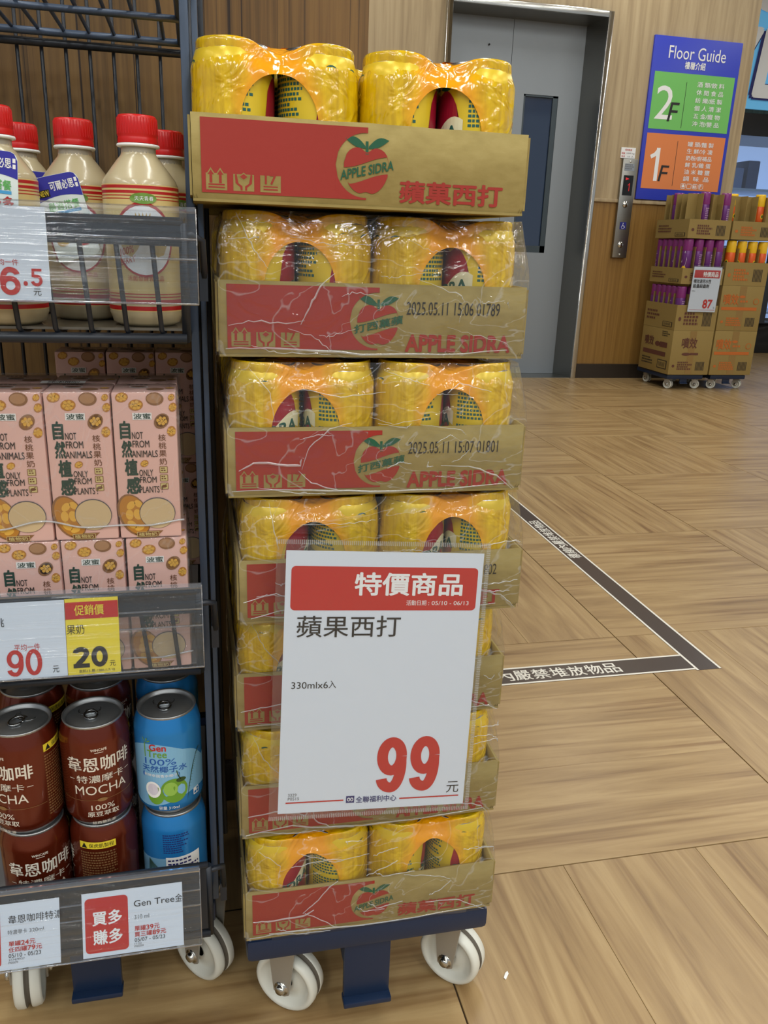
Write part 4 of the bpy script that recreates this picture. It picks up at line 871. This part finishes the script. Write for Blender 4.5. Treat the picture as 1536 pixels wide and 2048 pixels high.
def carton_print(full=True):
    q = MB(); fn = front(-CW/2, -CD_/2-.0002, 0, .00012); U, Z = CW, CHH
    def P(u, v): return u*U, v*Z
    def t(body, u0, v0, u1, v1, mi, l=2, bold=.0, slope=0): q.txt(body, (u0*U, v0*Z, u1*U, v1*Z), mi, fn, l, bold=bold, slope=slope)
    q.disc(.67*U, .955*Z, .0072, .0056, 4, fn, 2, 18); q.disc(.66*U, .957*Z, .0060, .0042, 10, fn, 3, 14)
    for u, v, r, ro in ((.16, .965, .0052, .3), (.37, .915, .0060, .2), (.93, .965, .0032, 1), (.945, .90, .0040, 1.2), (.91, .74, .0046, 1.4)): nut(q, fn, u*U, v*Z, r, ro)
    q.disc(.76*U, .808*Z, .0072, .0056, 4, fn, 2, 18, .9); nut(q, fn, .765*U, .81*Z, .0058, .9)
    q.rect(.31*U, .818*Z, .61*U, .864*Z, 8, fn, 2); t('波蜜', .325, .822, .595, .860, 0, 3, .012)
    t('自', .10, .690, .265, .812, 0, 2, .035); t('然', .11, .565, .275, .682, 0, 2, .035); t('植', .14, .440, .35, .556, 0, 2, .035); t('感', .15, .315, .38, .432, 0, 2, .035)
    for b, u0, v0, u1, v1 in (('NOT', .285, .690, .455, .737), ('FROM', .285, .633, .55, .680), ('ANIMALS', .265, .566, .675, .613), ('ONLY', .365, .437, .585, .482), ('FROM', .37, .390, .635, .433), ('PLANTS !', .36, .320, .72, .366)): t(b, u0, v0, u1, v1, 7, 3, .006)
    nut(q, fn, .455*U, .523*Z, .0036, .6)
    for k, ch in enumerate('核桃果奶'): t(ch, .695, .675-k*.054, .815, .720-k*.054, 1, 2, .004)
    for k in range(3):
        v = .455-k*.057; q.rrect(.69*U, v*Z, .82*U, (v+.047)*Z, .0006, 4, fn, 2); q.rrect(.70*U, (v+.004)*Z, .81*U, (v+.043)*Z, .0005, 9, fn, 3)
        if k < 2: q.lines(.715*U, (v+.008)*Z, .795*U, (v+.038)*Z, 2, 1, fn, 4)
        else: q.disc(.755*U, (v+.023)*Z, .0022, .0013, 1, fn, 4, 10); q.flat([(.71*U, (v+.008)*Z), (.72*U, (v+.006)*Z), (.80*U, (v+.04)*Z), (.79*U, (v+.042)*Z)], 1, fn, 5)
    q.disc(.24*U, .165*Z, .0125, .0200, 4, fn, 2, 24, .35); q.disc(.25*U, .165*Z, .0112, .0186, 3, fn, 3, 24, .35)
    for a, b, r1_, r2_, ro in ((.20, .235, .0045, .0030, .9), (.32, .245, .0040, .0028, 2.3), (.17, .17, .0048, .0032, 1.6), (.20, .10, .0046, .0030, 2.4), (.32, .075, .0042, .0026, .4), (.30, .17, .0034, .005, .2)): q.disc(a*U, b*Z, r1_, r2_, 2, fn, 4, 12, ro)
    q.disc(.62*U, .178*Z, .0152, .0142, 6, fn, 5, 32); q.disc(.62*U, .175*Z, .0146, .0136, 5, fn, 6, 32)
    q.flat([(.20*U, .05*Z), (.30*U, .003*Z), (.58*U, .003*Z), (.70*U, .05*Z)], 4, fn, 2); q.rect(.27*U, .010*Z, .63*U, .045*Z, 9, fn, 6); q.rect(.278*U, .013*Z, .622*U, .042*Z, 1, fn, 7); t('植物奶', .30, .016, .60, .039, 9, 8, .01)
    tf = topside(-CW/2, -CD_/2, CHH+.0003, .00012)
    q.disc(.67*U, .012, .0075, .006, 4, tf, 1, 16); q.disc(.40*U, .022, .008, .005, 8, tf, 1, 16); q.disc(.40*U, .022, .0068, .0038, 1, tf, 2, 16); nut(q, tf, .9*U, .016, .004); q.lines(.2*U, .030, .6*U, .034, 1, 7, tf, 1)
    ls = leftside(-CW/2-.0002, CD_/2, 0, .00012); q.lines(.008, .03, .036, .09, 12, 7, ls, 1)
    return q
cb = MB().box((-CW/2, -CD_/2, 0), (CW/2, CD_/2, CHH)); CART = cb.build('carton', m_pink, None, bevel=.0022); CPR = carton_print().build('print', CM, CART)
m_cfilm = clear('carton_film', (252, 252, 252), 1.0, 0.08, 0.02, bump=.5, bscale=22, crease=.10, cscale=11, cap=.2)
def multipack(label, x, y, z, film=True, rows=2):
    t = thing('carton_multipack', label, 'drink multipack', (x, y, z), 0, 'pink walnut drink multipacks'); rr = random.Random(int(x*1000+z*100))
    for i in (-1, 0, 1):
        for r in range(rows):
            c = dup(CART, t); c.location = (i*(CW+.0012)+rr.uniform(-.0004, .0004), r*(CD_+.0006)+rr.uniform(-.0006, .0006), 0); c.rotation_euler.z = rr.uniform(-.02, .02)
    if film:
        w = 1.5*CW+.0035; y0, y1 = -CD_/2-.0022, CD_*1.5+.003; vs = []; fs = []; per = []
        for a, b, n in (((-w, y0), (w, y0), 60), ((w, y0), (w, y1), 20), ((w, y1), (-w, y1), 30), ((-w, y1), (-w, y0), 20)):
            for k in range(n): per.append((a[0]+(b[0]-a[0])*k/n, a[1]+(b[1]-a[1])*k/n))
        n = len(per); zs = [.014, .018, .03, .05, .07, .09, .11, .122, .1275, .1305]
        for j_, zz in enumerate(zs):
            for x_, y_ in per:
                o = 1-(.02 if zz > .13 else 0); nz = .0012*noise.noise((x_*40, y_*40, zz*40+x)); lo = .005*noise.noise((x_*30, y_*30, z)) if j_ < 2 else 0
                vs.append((x_*o+nz*(abs(x_) > w-.001), y_*o-nz*.6, zz+lo))
        for j_ in range(len(zs)-1):
            for i in range(n): fs.append((j_*n+i, j_*n+(i+1) % n, (j_+1)*n+(i+1) % n, (j_+1)*n+i))
        fs.append(tuple((len(zs)-1)*n+i for i in range(n)))
        MB().add(vs, fs, 0, True).build('film', m_cfilm, t)
        q = MB(); q.tube([(-w+2*w*k/40, y0-.0006+.0004*noise.noise((k*.6, x, 1)), .0155+.005*noise.noise(((-w+2*w*k/40)*30, y0*30, z))) for k in range(41)], .0009, 6); q.build('film_hem', m_crease, t)
    return t
mp1 = multipack('upper pink walnut-drink carton multipack at the front of the middle tier', -.1005, .722, .6075)
lab = MB(); lf = lambda u, v, l: (u-.033+.0, v+.008, .1312+.00015*l)
lab.rect(0, 0, .036, .012, 0, lf, 0); rr = random.Random(2); u = .006
while u < .031:
    w_ = rr.choice((.0004, .0007, .0010)); lab.rect(u, .0018, u+w_, .0105, 1, lf, 1); u += w_+rr.choice((.0004, .0006, .0009))
lab.build('barcode_label', [m_white, m_black], mp1)
multipack('lower pink walnut-drink carton multipack behind the middle price rail', -.0975, .7225, .4778)
multipack('pink walnut-drink carton multipack in the shade at the back of the tier', -.0770, .975, .6075, False, 1)
multipack('pink walnut-drink carton multipack lowest at the back of the tier', -.0770, .975, .4778, False, 1)
for o in (CPR, CART): bpy.data.objects.remove(o)
# ================================================================== CANS (bottom tier)
m_cof = M('coffee_brown', (104, 38, 20), 0.22, 0.5, coat=.3); m_cofl = M('coffee_white', (222, 216, 204), 0.45); m_cofg = M('coffee_gold', (150, 116, 76), 0.4, 0.4); m_lid = M('lid_metal', (176, 180, 184), 0.38, 0.85)
DR, DH = .0328, .1125
dprof = [(0, .004), (.020, .004), (.0250, 0), (.0268, .0015), (.0300, .006), (.0322, .010), (DR, .015), (DR, DH-.020), (.0323, DH-.016), (.0318, DH-.0145), (.0306, DH-.009), (.0288, DH-.004), (.0283, DH-.0025)]
def can_lid(t):
    o = MB().lathe([(.0282, DH-.0030), (.0289, DH-.0012), (.0288, DH), (.0276, DH+.0002), (.0268, DH-.001), (.0262, DH-.0045), (.0248, DH-.0050), (.0240, DH-.0036), (0, DH-.0036)], 36).build('lid', m_lid, t)
    q = MB(); z = DH-.0026
    ring = [(.0062*math.cos(a)-.002, .0062*math.sin(a)*1.35-.004+.002, z+.0008) for a in [2*PI*k/20 for k in range(21)]]
    q.tube(ring, .0011, 6); q.lathe([(0, z+.0012), (.0022, z+.0012), (.0026, z-.0006)], 12, 0, (-.002, .0062-.002, 0)); q.box((-.0060, .001, z-.0004), (.0020, .0085, z+.0008)); q.build('pull_tab', m_alu, o)
    MB().tube([(.0105*math.cos(a)-.002, -.0105*math.sin(a)*.8+.010, DH-.0034) for a in [PI*k/14-.2 for k in range(18)]], .0005, 5).build('score_line', m_alu, o)
def coffee_can():
    t = thing('coffee_can', 'x', 'can', (0, 0, 0), 0, 'brown mocha coffee cans'); b = MB().lathe(dprof, 40, 0, mis=[1, 1, 1, 1]+[0]*8).build('body', [m_cof, m_lid], t)
    q = MB(); f = cylfn(DR, 0, 0)
    q.txt('WINCAFE', (-.0075, .0880, .0075, .0908), 0, cylfn(.0325, 0, 0), 2, bold=.02); q.rect(-.004, .0862, .004, .0868, 0, f, 2, 4)
    q.txt('韋恩咖啡', (-.0320, .0660, .0320, .0820), 0, f, 2, bold=.014); q.txt('特濃摩卡', (-.0230, .0535, .0230, .0620), 0, f, 2, bold=.004); q.rect(-.031, .0572, -.0255, .0578, 0, f, 2, 3); q.rect(.0255, .0572, .031, .0578, 0, f, 2, 3)
    q.txt('MOCHA', (-.0255, .0400, .0255, .0500), 0, f, 2); q.rect(-.042, .0335, .042, .0339, 1, f, 2, 24); q.disc(0, .0337, .0048, .0020, 1, f, 3, 16)
    q.txt('100%', (-.0110, .0220, .0110, .0280), 0, f, 2); q.txt('原豆萃取', (-.0150, .0145, .0150, .0203), 0, f, 2, bold=.006); q.txt('紐西蘭乳源', (-.0110, .0060, .0110, .0092), 0, f, 2)
    g_ = cylfn(DR, 0, PI*.62); q.lines(-.020, .016, .016, .084, 22, 1, g_, 1, .5, 4); g2 = cylfn(DR, 0, PI*.62); q.rect(-.020, .0880, .016, .0960, 2, cylfn(.0327, 0, PI*.62), 2, 8); q.flat([(-.018, .0888), (-.012, .0888), (-.015, .0950)], 3, cylfn(.0327, 0, PI*.62), 3); q.txt('保虎凱製程', (-.010, .0895, .014, .0945), 3, cylfn(.0327, 0, PI*.62), 3)
    q.build('can_print', [m_cofl, m_cofg, m_yel, m_black], b); can_lid(t); return t
m_cb = M('coconut_blue', (40, 132, 208), 0.25, 0.35); m_cl = M('coconut_pale', (132, 190, 232), 0.3, 0.2); m_cgr = M('coconut_green', (106, 156, 50), 0.4); m_cgd = M('palm_green', (44, 74, 34), 0.5); m_txtb = M('coconut_text', (24, 84, 170), 0.4)
def coconut_can():
    t = thing('coconut_can', 'x', 'can', (0, 0, 0), 0, 'blue coconut water cans'); b = MB().lathe(dprof, 40, 0, mis=[1, 1, 1, 1]+[0]*8).build('body', [m_cb, m_lid], t)
    q = MB(); f = cylfn(DR, 0, 0)
    q.band(-.046, .046, 30, lambda u: .019+.006*math.sin(u*60), lambda u: .0855-.010*((u+.016)/.03)**2 if u < .012 else max(.056, .0768-(u-.012)*.75+.004*math.sin((u-.012)*120)), 0, f, 1)
    q.txt('Gen', (-.021, .0780, -.004, .0855), 4, f, 3, bold=.02); q.txt('Tree', (-.0235, .0705, -.0035, .0785), 2, f, 3, bold=.014)
    q.rect(-.0265, .070, -.0255, .0860, 2, f, 3)
    for a in (-.9, -.3, .4, 1.0): q.flat([(-.026, .0855), (-.0265+.007*math.sin(a), .0860+.006*math.cos(a)), (-.0252+.0066*math.sin(a), .0850+.006*math.cos(a))], 2, f, 3)
    q.txt('100%', (-.0265, .0620, .0050, .0690), 3, f, 3); q.txt('天然椰子水', (-.0300, .0535, .0160, .0610), 3, f, 3, bold=.008); q.rrect(-.030, .0470, .008, .0525, .002, 3, f, 3); q.txt('新鮮泰國香水椰子', (-.028, .0482, .006, .0515), 5, f, 4)
    q.disc(.0020, .0315, .0135, .0140, 2, f, 4, 26); q.disc(-.0015, .0340, .0070, .0080, 7, f, 5, 18); q.disc(.0090, .0430, .0050, .0026, 6, f, 5, 14); q.tube([f(.0085, .044, 6), f(.0062, .049, 9), f(.0050, .0545, 6)], .0005, 5, 6)
    q.disc(-.0165, .0265, .0085, .0105, 2, f, 5, 20); q.disc(-.0190, .0330, .0080, .0095, 5, f, 6, 20); q.disc(-.0190, .0335, .0055, .0068, 8, f, 7, 18)
    for k in range(22):
        s_ = k/21; u, v = .033-.016*s_, .070-.034*s_*s_-.004*s_; q.flat([(u, v), (u+.0011, v+.0006), (u-.002-.006*(1-s_), v-.012-.004*s_)], 6, f, 3); q.flat([(u, v), (u+.0011, v-.0006), (u+.010, v-.008)], 6, f, 3)
    q.txt('容量 310ml', (-.014, .0100, .006, .0140), 5, f, 3); q.rrect(.0225, .0175, .0300, .0255, .001, 5, f, 3); q.rrect(.0235, .0185, .0260, .0215, .0006, 1, f, 4); q.rrect(.0268, .0220, .0292, .0247, .0006, 1, f, 4); q.rrect(.0268, .0185, .0292, .0215, .0006, 1, f, 4)
    g_ = cylfn(DR, 0, PI); q.lines(-.012, .068, .014, .092, 9, 9, g_, 2, .5, 8); q.rect(-.010, .010, .026, .064, 5, g_, 2, 10); q.lines(-.008, .012, .024, .061, 11, 9, g_, 3, .45, 9)
    q.band(-.046, -.010, 12, lambda u: .010, lambda u: .060+.15*(u+.028), 0, g_, 1)
    for k in range(16): s_ = k/15; q.flat([(-.030+.016*s_, .058-.012*s_), (-.029+.016*s_, .059-.012*s_), (-.032+.012*s_, .032)], 6, g_, 3)
    q.build('can_print', [m_cl, m_cb, m_cgr, m_txtb, m_redp, m_white, m_cgd, M('coconut_light', (146, 190, 84), .4), M('coconut_flesh', (214, 210, 226), .4), m_navy], b); can_lid(t); return t
C0, N0 = coffee_can(), coconut_can(); Z0 = .1907
posc = [((-.1150, .735, 1), .22, 'brown mocha coffee can in the middle, upper layer of the front row'), ((-.1815, .733, 1), -.55, 'brown mocha coffee can at the left, upper layer of the front row'),
        ((-.1140, .736, 0), -1.98, 'brown coffee can with a yellow strip, lower layer in the middle'), ((-.1800, .734, 0), .30, 'brown mocha coffee can at the left, lower layer of the front row'),
        ((-.1185, .806, 1), .9, 'brown coffee can in the second row behind the middle one'), ((-.1850, .803, 1), -.9, 'brown coffee can in the second row behind the left one'),
        ((-.1185, .806, 0), 1, 'brown coffee can low in the second row, in the middle'), ((-.1850, .803, 0), 2, 'brown coffee can low in the second row, at the left')]
for k, (p, a, lb) in enumerate(posc):
    o = C0 if k == 0 else dup(C0); o.location = (p[0], p[1], Z0+p[2]*(DH+.0003)); o.rotation_euler = (0, 0, a); tag(o, lb)
for k, (p, a, lb) in enumerate([((-.0455, .740, 1), .10, 'blue coconut water can showing green coconuts, upper layer at the right'), ((-.0440, .739, 0), PI+.05, 'blue coconut water can turned to its back print, lower layer'), ((-.0480, .811, 1), -.7, 'blue coconut water can in the second row at the right'), ((-.0480, .811, 0), .7, 'blue coconut water can low in the second row')]):
    o = N0 if k == 0 else dup(N0); o.location = (p[0], p[1], Z0+p[2]*(DH+.0003)); o.rotation_euler = (0, 0, a); tag(o, lb)
# ================================================================== FLOOR TAPE
m_tape = M('brown_tape', (66, 54, 48), 0.32); m_tw = M('tape_white', (226, 224, 216), 0.5)
def tape(label, x0, y0, x1, y1, vert, body, span, ext=None):
    t = thing('floor_tape', label, 'floor tape', (x0, y0, .0002), 0, 'brown floor marking tape'); w, h = x1-x0, y1-y0
    MB().box((0, 0, 0), (w, h, .0005)).build('strip', m_tape, t)
    fn = topside(0, 0, .0005, .0002); e = .0055
    for a in (((0, 0, e, h), (w-e, 0, w, h)) if vert else ((0, 0, w, e), (0, h-e, w, h))): MB().rect(*a, 0, fn, 1).build('white_edge', m_tw, t)
    q = MB(); n = len(body); p = (span[1]-span[0])/n
    for k, ch in enumerate(body):
        a = span[0]+k*p
        if vert: q.txt(ch, (a+.001, .013, a+p*.95, .049), 0, lambda u, v, l: (w-v, u-y0, .0005+.0002*l), 1, bold=.012)
        else: q.txt(ch, (a-x0+.001, .014, a-x0+p*.95, .054), 0, fn, 1, bold=.012)
    q.build('lettering', m_tw, t)
    return t
tape('brown floor tape with white lettering running away towards the lift', 1.037, 1.388, 1.0975, 5.36, True, '標線內嚴禁堆放物品', (2.055, 2.398))
tape('brown floor tape with white lettering running crosswise behind the soda stack', .24, 1.392, 1.0368, 1.4595, False, '標線內嚴禁堆放物品', (.502, .873))
# ================================================================== FAR SPRAY CAN DISPLAY
m_pur = M('spray_purple', (128, 42, 118), 0.3); m_purd = M('spray_purple_body', (102, 46, 120), 0.3, 0.2); m_orb = M('spray_orange', (222, 92, 30), 0.3, 0.1); m_ycap = M('spray_yellow', (236, 190, 30), 0.3)
m_bxk = M('box_kraft', (144, 122, 68), 0.75, bump=.1, bscale=60); m_bxp = M('box_print_brown', (92, 52, 40), 0.7); m_bxo = M('box_print_orange', (186, 100, 36), 0.7); m_bxt = M('box_tape', (140, 112, 62), 0.35); m_bxb = M('box_print_black', (52, 42, 30), 0.7); m_pfur = M('spray_pale_print', (190, 160, 190), .5)
YA, AX, AW, BX, BW, BD = 4.88, 3.030, .297, 3.338, .314, .39
dolly('blue dolly under the purple spray can boxes by the lift wall', 3.175, 4.90, (.5, 1.0, .2, .7), .105, 'blue dollies', .031); dolly('blue dolly under the orange spray can boxes by the lift wall', 3.500, 4.90, (.9, .6, .3, .2), .105, 'blue dollies', .031)
def codes(q, fn, w, h, mi, kind):
    """print on one box face: name, bar, fine print, barcode"""
    if kind == 'big':
        q.txt('噴效', (w*.24, h*.60, w*.62, h*.84), mi, fn, 1, bold=.02); q.disc(w*.38, h*.47, w*.11, h*.035, mi, fn, 1, 14); q.rect(w*.48, h*.45, w*.68, h*.50, mi, fn, 1)
    if kind == 'side':
        q.txt('噴效', (w*.12, h*.58, w*.42, h*.80), mi, fn, 1, bold=.02); q.disc(w*.55, h*.64, w*.08, h*.06, mi, fn, 1, 12); q.rect(w*.62, h*.58, w*.86, h*.70, mi, fn, 1); q.rect(w*.10, h*.38, w*.84, h*.48, mi, fn, 1); q.lines(w*.66, h*.82, w*.90, h*.95, 3, 3, fn, 1)
        q.lines(w*.10, h*.12, w*.45, h*.30, 3, 3, fn, 1)
    if kind == 'orange':
        q.txt('噴效', (w*.06, h*.58, w*.42, h*.82), mi, fn, 1, bold=.02); q.disc(w*.50, h*.76, w*.07, h*.03, mi, fn, 1, 12); q.lines(w*.46, h*.60, w*.72, h*.68, 1, mi, fn, 1); q.disc(w*.84, h*.66, w*.07, h*.07, mi, fn, 1, 14); q.disc(w*.84, h*.66, w*.055, h*.055, 2, fn, 2, 14); q.rect(w*.04, h*.46, w*.88, h*.53, mi, fn, 1)
    lo, hi = (.10, .30) if kind else (.18, .72)
    if kind in ('side', 'traysides'):
        q.rect(w*.62, h*lo, w*.92, h*hi, 3, fn, 1); q.rect(w*.64, h*(lo+.02), w*.90, h*(hi-.02), 2, fn, 2)
        for k in range(6): q.rect(w*(.67+.035*k), h*(lo+.05), w*(.685+.035*k), h*(hi-.05), 3, fn, 3)
        if kind == 'traysides': q.lines(w*.08, h*.25, w*.5, h*.7, 3, mi, fn, 1)
    else:
        q.disc(w*.10, h*(lo+hi)/2, w*.035, h*(hi-lo)*.16, mi, fn, 1, 10); q.lines(w*.2, h*lo, w*.56, h*hi, 4, mi, fn, 1, .7); u = .66
        while u < .88: q.rect(w*u, h*lo, w*(u+.018), h*hi, 3, fn, 1); u += .032
def cbox(label, x0, w, z0, z1, open_, prints, mi, seed):
    t = thing('shipping_tray' if open_ else 'shipping_box', label, 'cardboard box', (x0, YA, z0), 0, 'spray can cartons'); h = z1-z0; tk = .004
    if open_:
        b = MB().box((0, 0, 0), (w, BD, tk)).box((0, 0, tk), (w, tk, h)).box((0, BD-tk, tk), (w, BD, h)).box((0, tk, tk), (tk, BD-tk, h)).box((w-tk, tk, tk), (w, BD-tk, h)).build('tray_body', m_bxk, t)
    else:
        MB().box((0, 0, 0), (w, BD, h)).build('box_body', m_bxk, t, bevel=.003)
        MB().rect(w*.42, .02*h, w*.58, h*.99, 0, front(0, -.0004, 0, .0004), 1).build('packing_tape', m_bxt, t)
    q = MB(); codes(q, front(0, -.0006, 0, .0008), w, h, mi, prints[0]); q.build('front_print', [m_bxp, m_bxo, m_bxk, m_bxb], t); q = MB(); codes(q, leftside(-.0006, BD, 0, .0008), BD, h, mi, prints[1]); q.build('side_print', [m_bxp, m_bxo, m_bxk, m_bxb], t)
    return t
cbox('closed brown box at the bottom of the purple spray can pile', AX, AW, .1052, .395, False, ('big', 'side'), 0, 1)
tA = [cbox('tall open kraft tray of purple spray cans, lowest in its pile', AX, AW, .3955, .557, True, ('', 'traysides'), 0, 2), cbox('open kraft tray behind the small price sign reading 87', AX, AW, .688, .787, True, ('', 'traysides'), 0, 3), cbox('topmost open kraft tray with a few purple spray cans', AX, AW, .968, 1.083, True, ('', 'traysides'), 0, 4)]
cbox('closed box with orange print at the bottom of the right pile', BX, BW, .1052, .397, False, ('orange', 'side'), 1, 5); cbox('closed box with orange print, second in the right pile', BX, BW, .3975, .6875, False, ('orange', 'side'), 1, 6)
tB = [cbox('open kraft tray of orange spray cans with yellow caps, right pile', BX, BW, .688, .833, True, ('', 'traysides'), 1, 7), cbox('topmost open kraft tray of the right pile', BX+.002, BW, .972, 1.083, True, ('', 'traysides'), 1, 8)]
SR, SHH = .0315, .272
def spray(kind):
    t = thing('spray_can', 'x', 'spray can', (0, 0, 0), 0, 'spray cans in open trays')
    b = MB().lathe([(0, 0), (SR, .001), (SR, .195), (.029, .203)], 20).build('body', m_purd if kind == 'p' else m_orb, t)
    MB().lathe([(.0300, .200), (.0312, .204), (.0306, .262), (.0290, SHH), (0, SHH)], 20).build('cap', m_pur if kind == 'p' else m_ycap, t)
    q = MB(); f = cylfn(SR, 0, 0, .0006)
    if kind == 'p':
        q.lines(-.012, .05, .014, .18, 12, 0, f, 1, .5, 3); g_ = cylfn(SR, 0, PI*.8, .0006); q.flat([(-.018, .13), (.0, .20), (.016, .15), (.008, .10)], 1, g_, 1); q.disc(.002, .09, .014, .018, 2, g_, 1, 10); q.flat([(-.012, .02), (.012, .02), (.004, .07), (-.006, .06)], 1, g_, 1)
    else:
        q.disc(0, .14, .014, .016, 2, f, 1, 8); q.disc(0, .14, .008, .010, 3, f, 2, 8); q.rect(-.014, .02, .014, .10, 1, f, 1, 4); q.txt('效', (-.010, .05, .010, .09), 3, f, 2, bold=.02)
    q.build('can_print', [m_pfur, m_white, m_ycap, m_cgd], b); return t
SP, SO = spray('p'), spray('o'); usedS = {id(SP): False, id(SO): False}
def put(src, x, y, z, a, label):
    o = dup(src) if usedS[id(src)] else src; usedS[id(src)] = True; o.location = (x, y, z); o.rotation_euler = (0, 0, a); tag(o, label)
ordn = ['nearest', 'second', 'third', 'fourth', 'fifth', 'farthest']
for ti, (z, nm) in enumerate(((.4, 'lowest'), (.6925, 'middle'))):
    for k in range(6): put(SP, AX+.039, YA+.039+k*.0624, z, (3.4, 4.4, .4, 1.2, 3.2, 3.6)[(k+ti*2) % 6] if k else .2+ti*2.6, 'purple spray can, %s along the left side of the %s open tray' % (ordn[k], nm))
    for k in range(1, 4): put(SP, AX+.039+k*.0728, YA+.039, z, .3*k, 'purple spray can, %s from the left along the front of the %s open tray' % (ordn[k], nm))
for x, y, a, nm in ((AX+.039+.0728, YA+.039, .2, 'in front, left of the wide gap in'), (AX+.039+3*.0728, YA+.039, .4, 'in front, at the right end of'), (AX+.039, YA+.039+3*.0624, .8, 'third along the left side of'), (AX+.039+.0728, YA+.039+2*.0624, .8, 'inside, behind the front can of')): put(SP, x, y, .9725, a, 'purple spray can %s the topmost tray' % nm)
for k in range(4): put(SO, BX+.043+k*.0765, YA+.04, .6925, .2*k-1.2*(k < 2), 'orange spray can with yellow cap, %s from the left in the right pile' % ('first', 'second', 'third', 'fourth')[k])
for k, x in enumerate((BX+.040, BX+.205)): put(SO, x, YA+.05+.05*(1-k), .9765, .3, 'orange spray can with yellow cap, %s in the topmost right tray' % ('leftmost', 'rightmost')[k])
for t, h, cols, w in ((tA[0], .23, 4, AW), (tA[1], .23, 4, AW), (tA[2], .268, 4, AW), (tB[0], .23, 4, BW), (tB[1], .262, 4, BW)):
    for k in range(1, cols): MB().box((.004+k*(w-.008)/cols-.0012, .006, .005), (.004+k*(w-.008)/cols+.0012, BD-.006, h)).build('divider', m_bxk, t)
    for k in range(1, 6): MB().box((.006, .008+k*.0624-.0012, .005), (w-.006, .008+k*.0624+.0012, h)).build('divider', m_bxk, t)
# small price sign on the pile
s2 = thing('price_sign', 'small white price sign reading 87 hung on the purple spray can pile', 'price sign', (3.098, YA-.012, .517)); s2.rotation_euler = (.03, 0, 0)
MB().box((0, -.002, 0), (.200, .001, .281)).build('paper', m_paper, s2); fn = front(0, -.0022, 0, .0006); q = MB(); q.rrect(.008, .213, .192, .262, .004, 0, fn, 1); q.build('red_header', m_redp, s2)
q = MB(); q.txt('特價商品', (.070, .220, .180, .252), 0, fn, 2, bold=.02); q.txt('噴效速用水性', (.010, .180, .135, .205), 1, fn, 2, bold=.01); q.txt('殺蟲殺蟲劑', (.010, .150, .125, .175), 1, fn, 2, bold=.01); q.txt('500ml', (.008, .128, .03, .135), 1, fn, 2); q.txt('87', (.100, .022, .170, .080), 2, fn, 2, bold=.03); q.txt('元', (.180, .022, .190, .034), 1, fn, 2); q.rect(.008, .012, .192, .014, 2, fn, 2); q.build('lettering', [m_white, m_black, m_redp], s2)
MB().box((-.006, -.0045, -.006), (.206, -.0035, .29)).build('sleeve', m_sleeve, s2)
# ------------------------------------------------------------------ tiny scrap on the floor
sc_ = thing('paper_scrap', 'tiny white scrap lying on the floor right of the soda dolly', 'scrap', (.3455, .7225, .0003), .9)
MB().add([(-.006, -.0016, 0), (.004, -.002, 0), (.0065, .0005, .0004), (.003, .002, 0), (-.005, .0014, .0006), (-.006, -.0016, .0008), (.004, -.002, .0009), (.0065, .0005, .0012), (.003, .002, .0009), (-.005, .0014, .0014)], [(4, 3, 2, 1, 0), (5, 6, 7, 8, 9), (0, 1, 6, 5), (1, 2, 7, 6), (2, 3, 8, 7), (3, 4, 9, 8), (4, 0, 5, 9)]).build('flake', m_white, sc_)
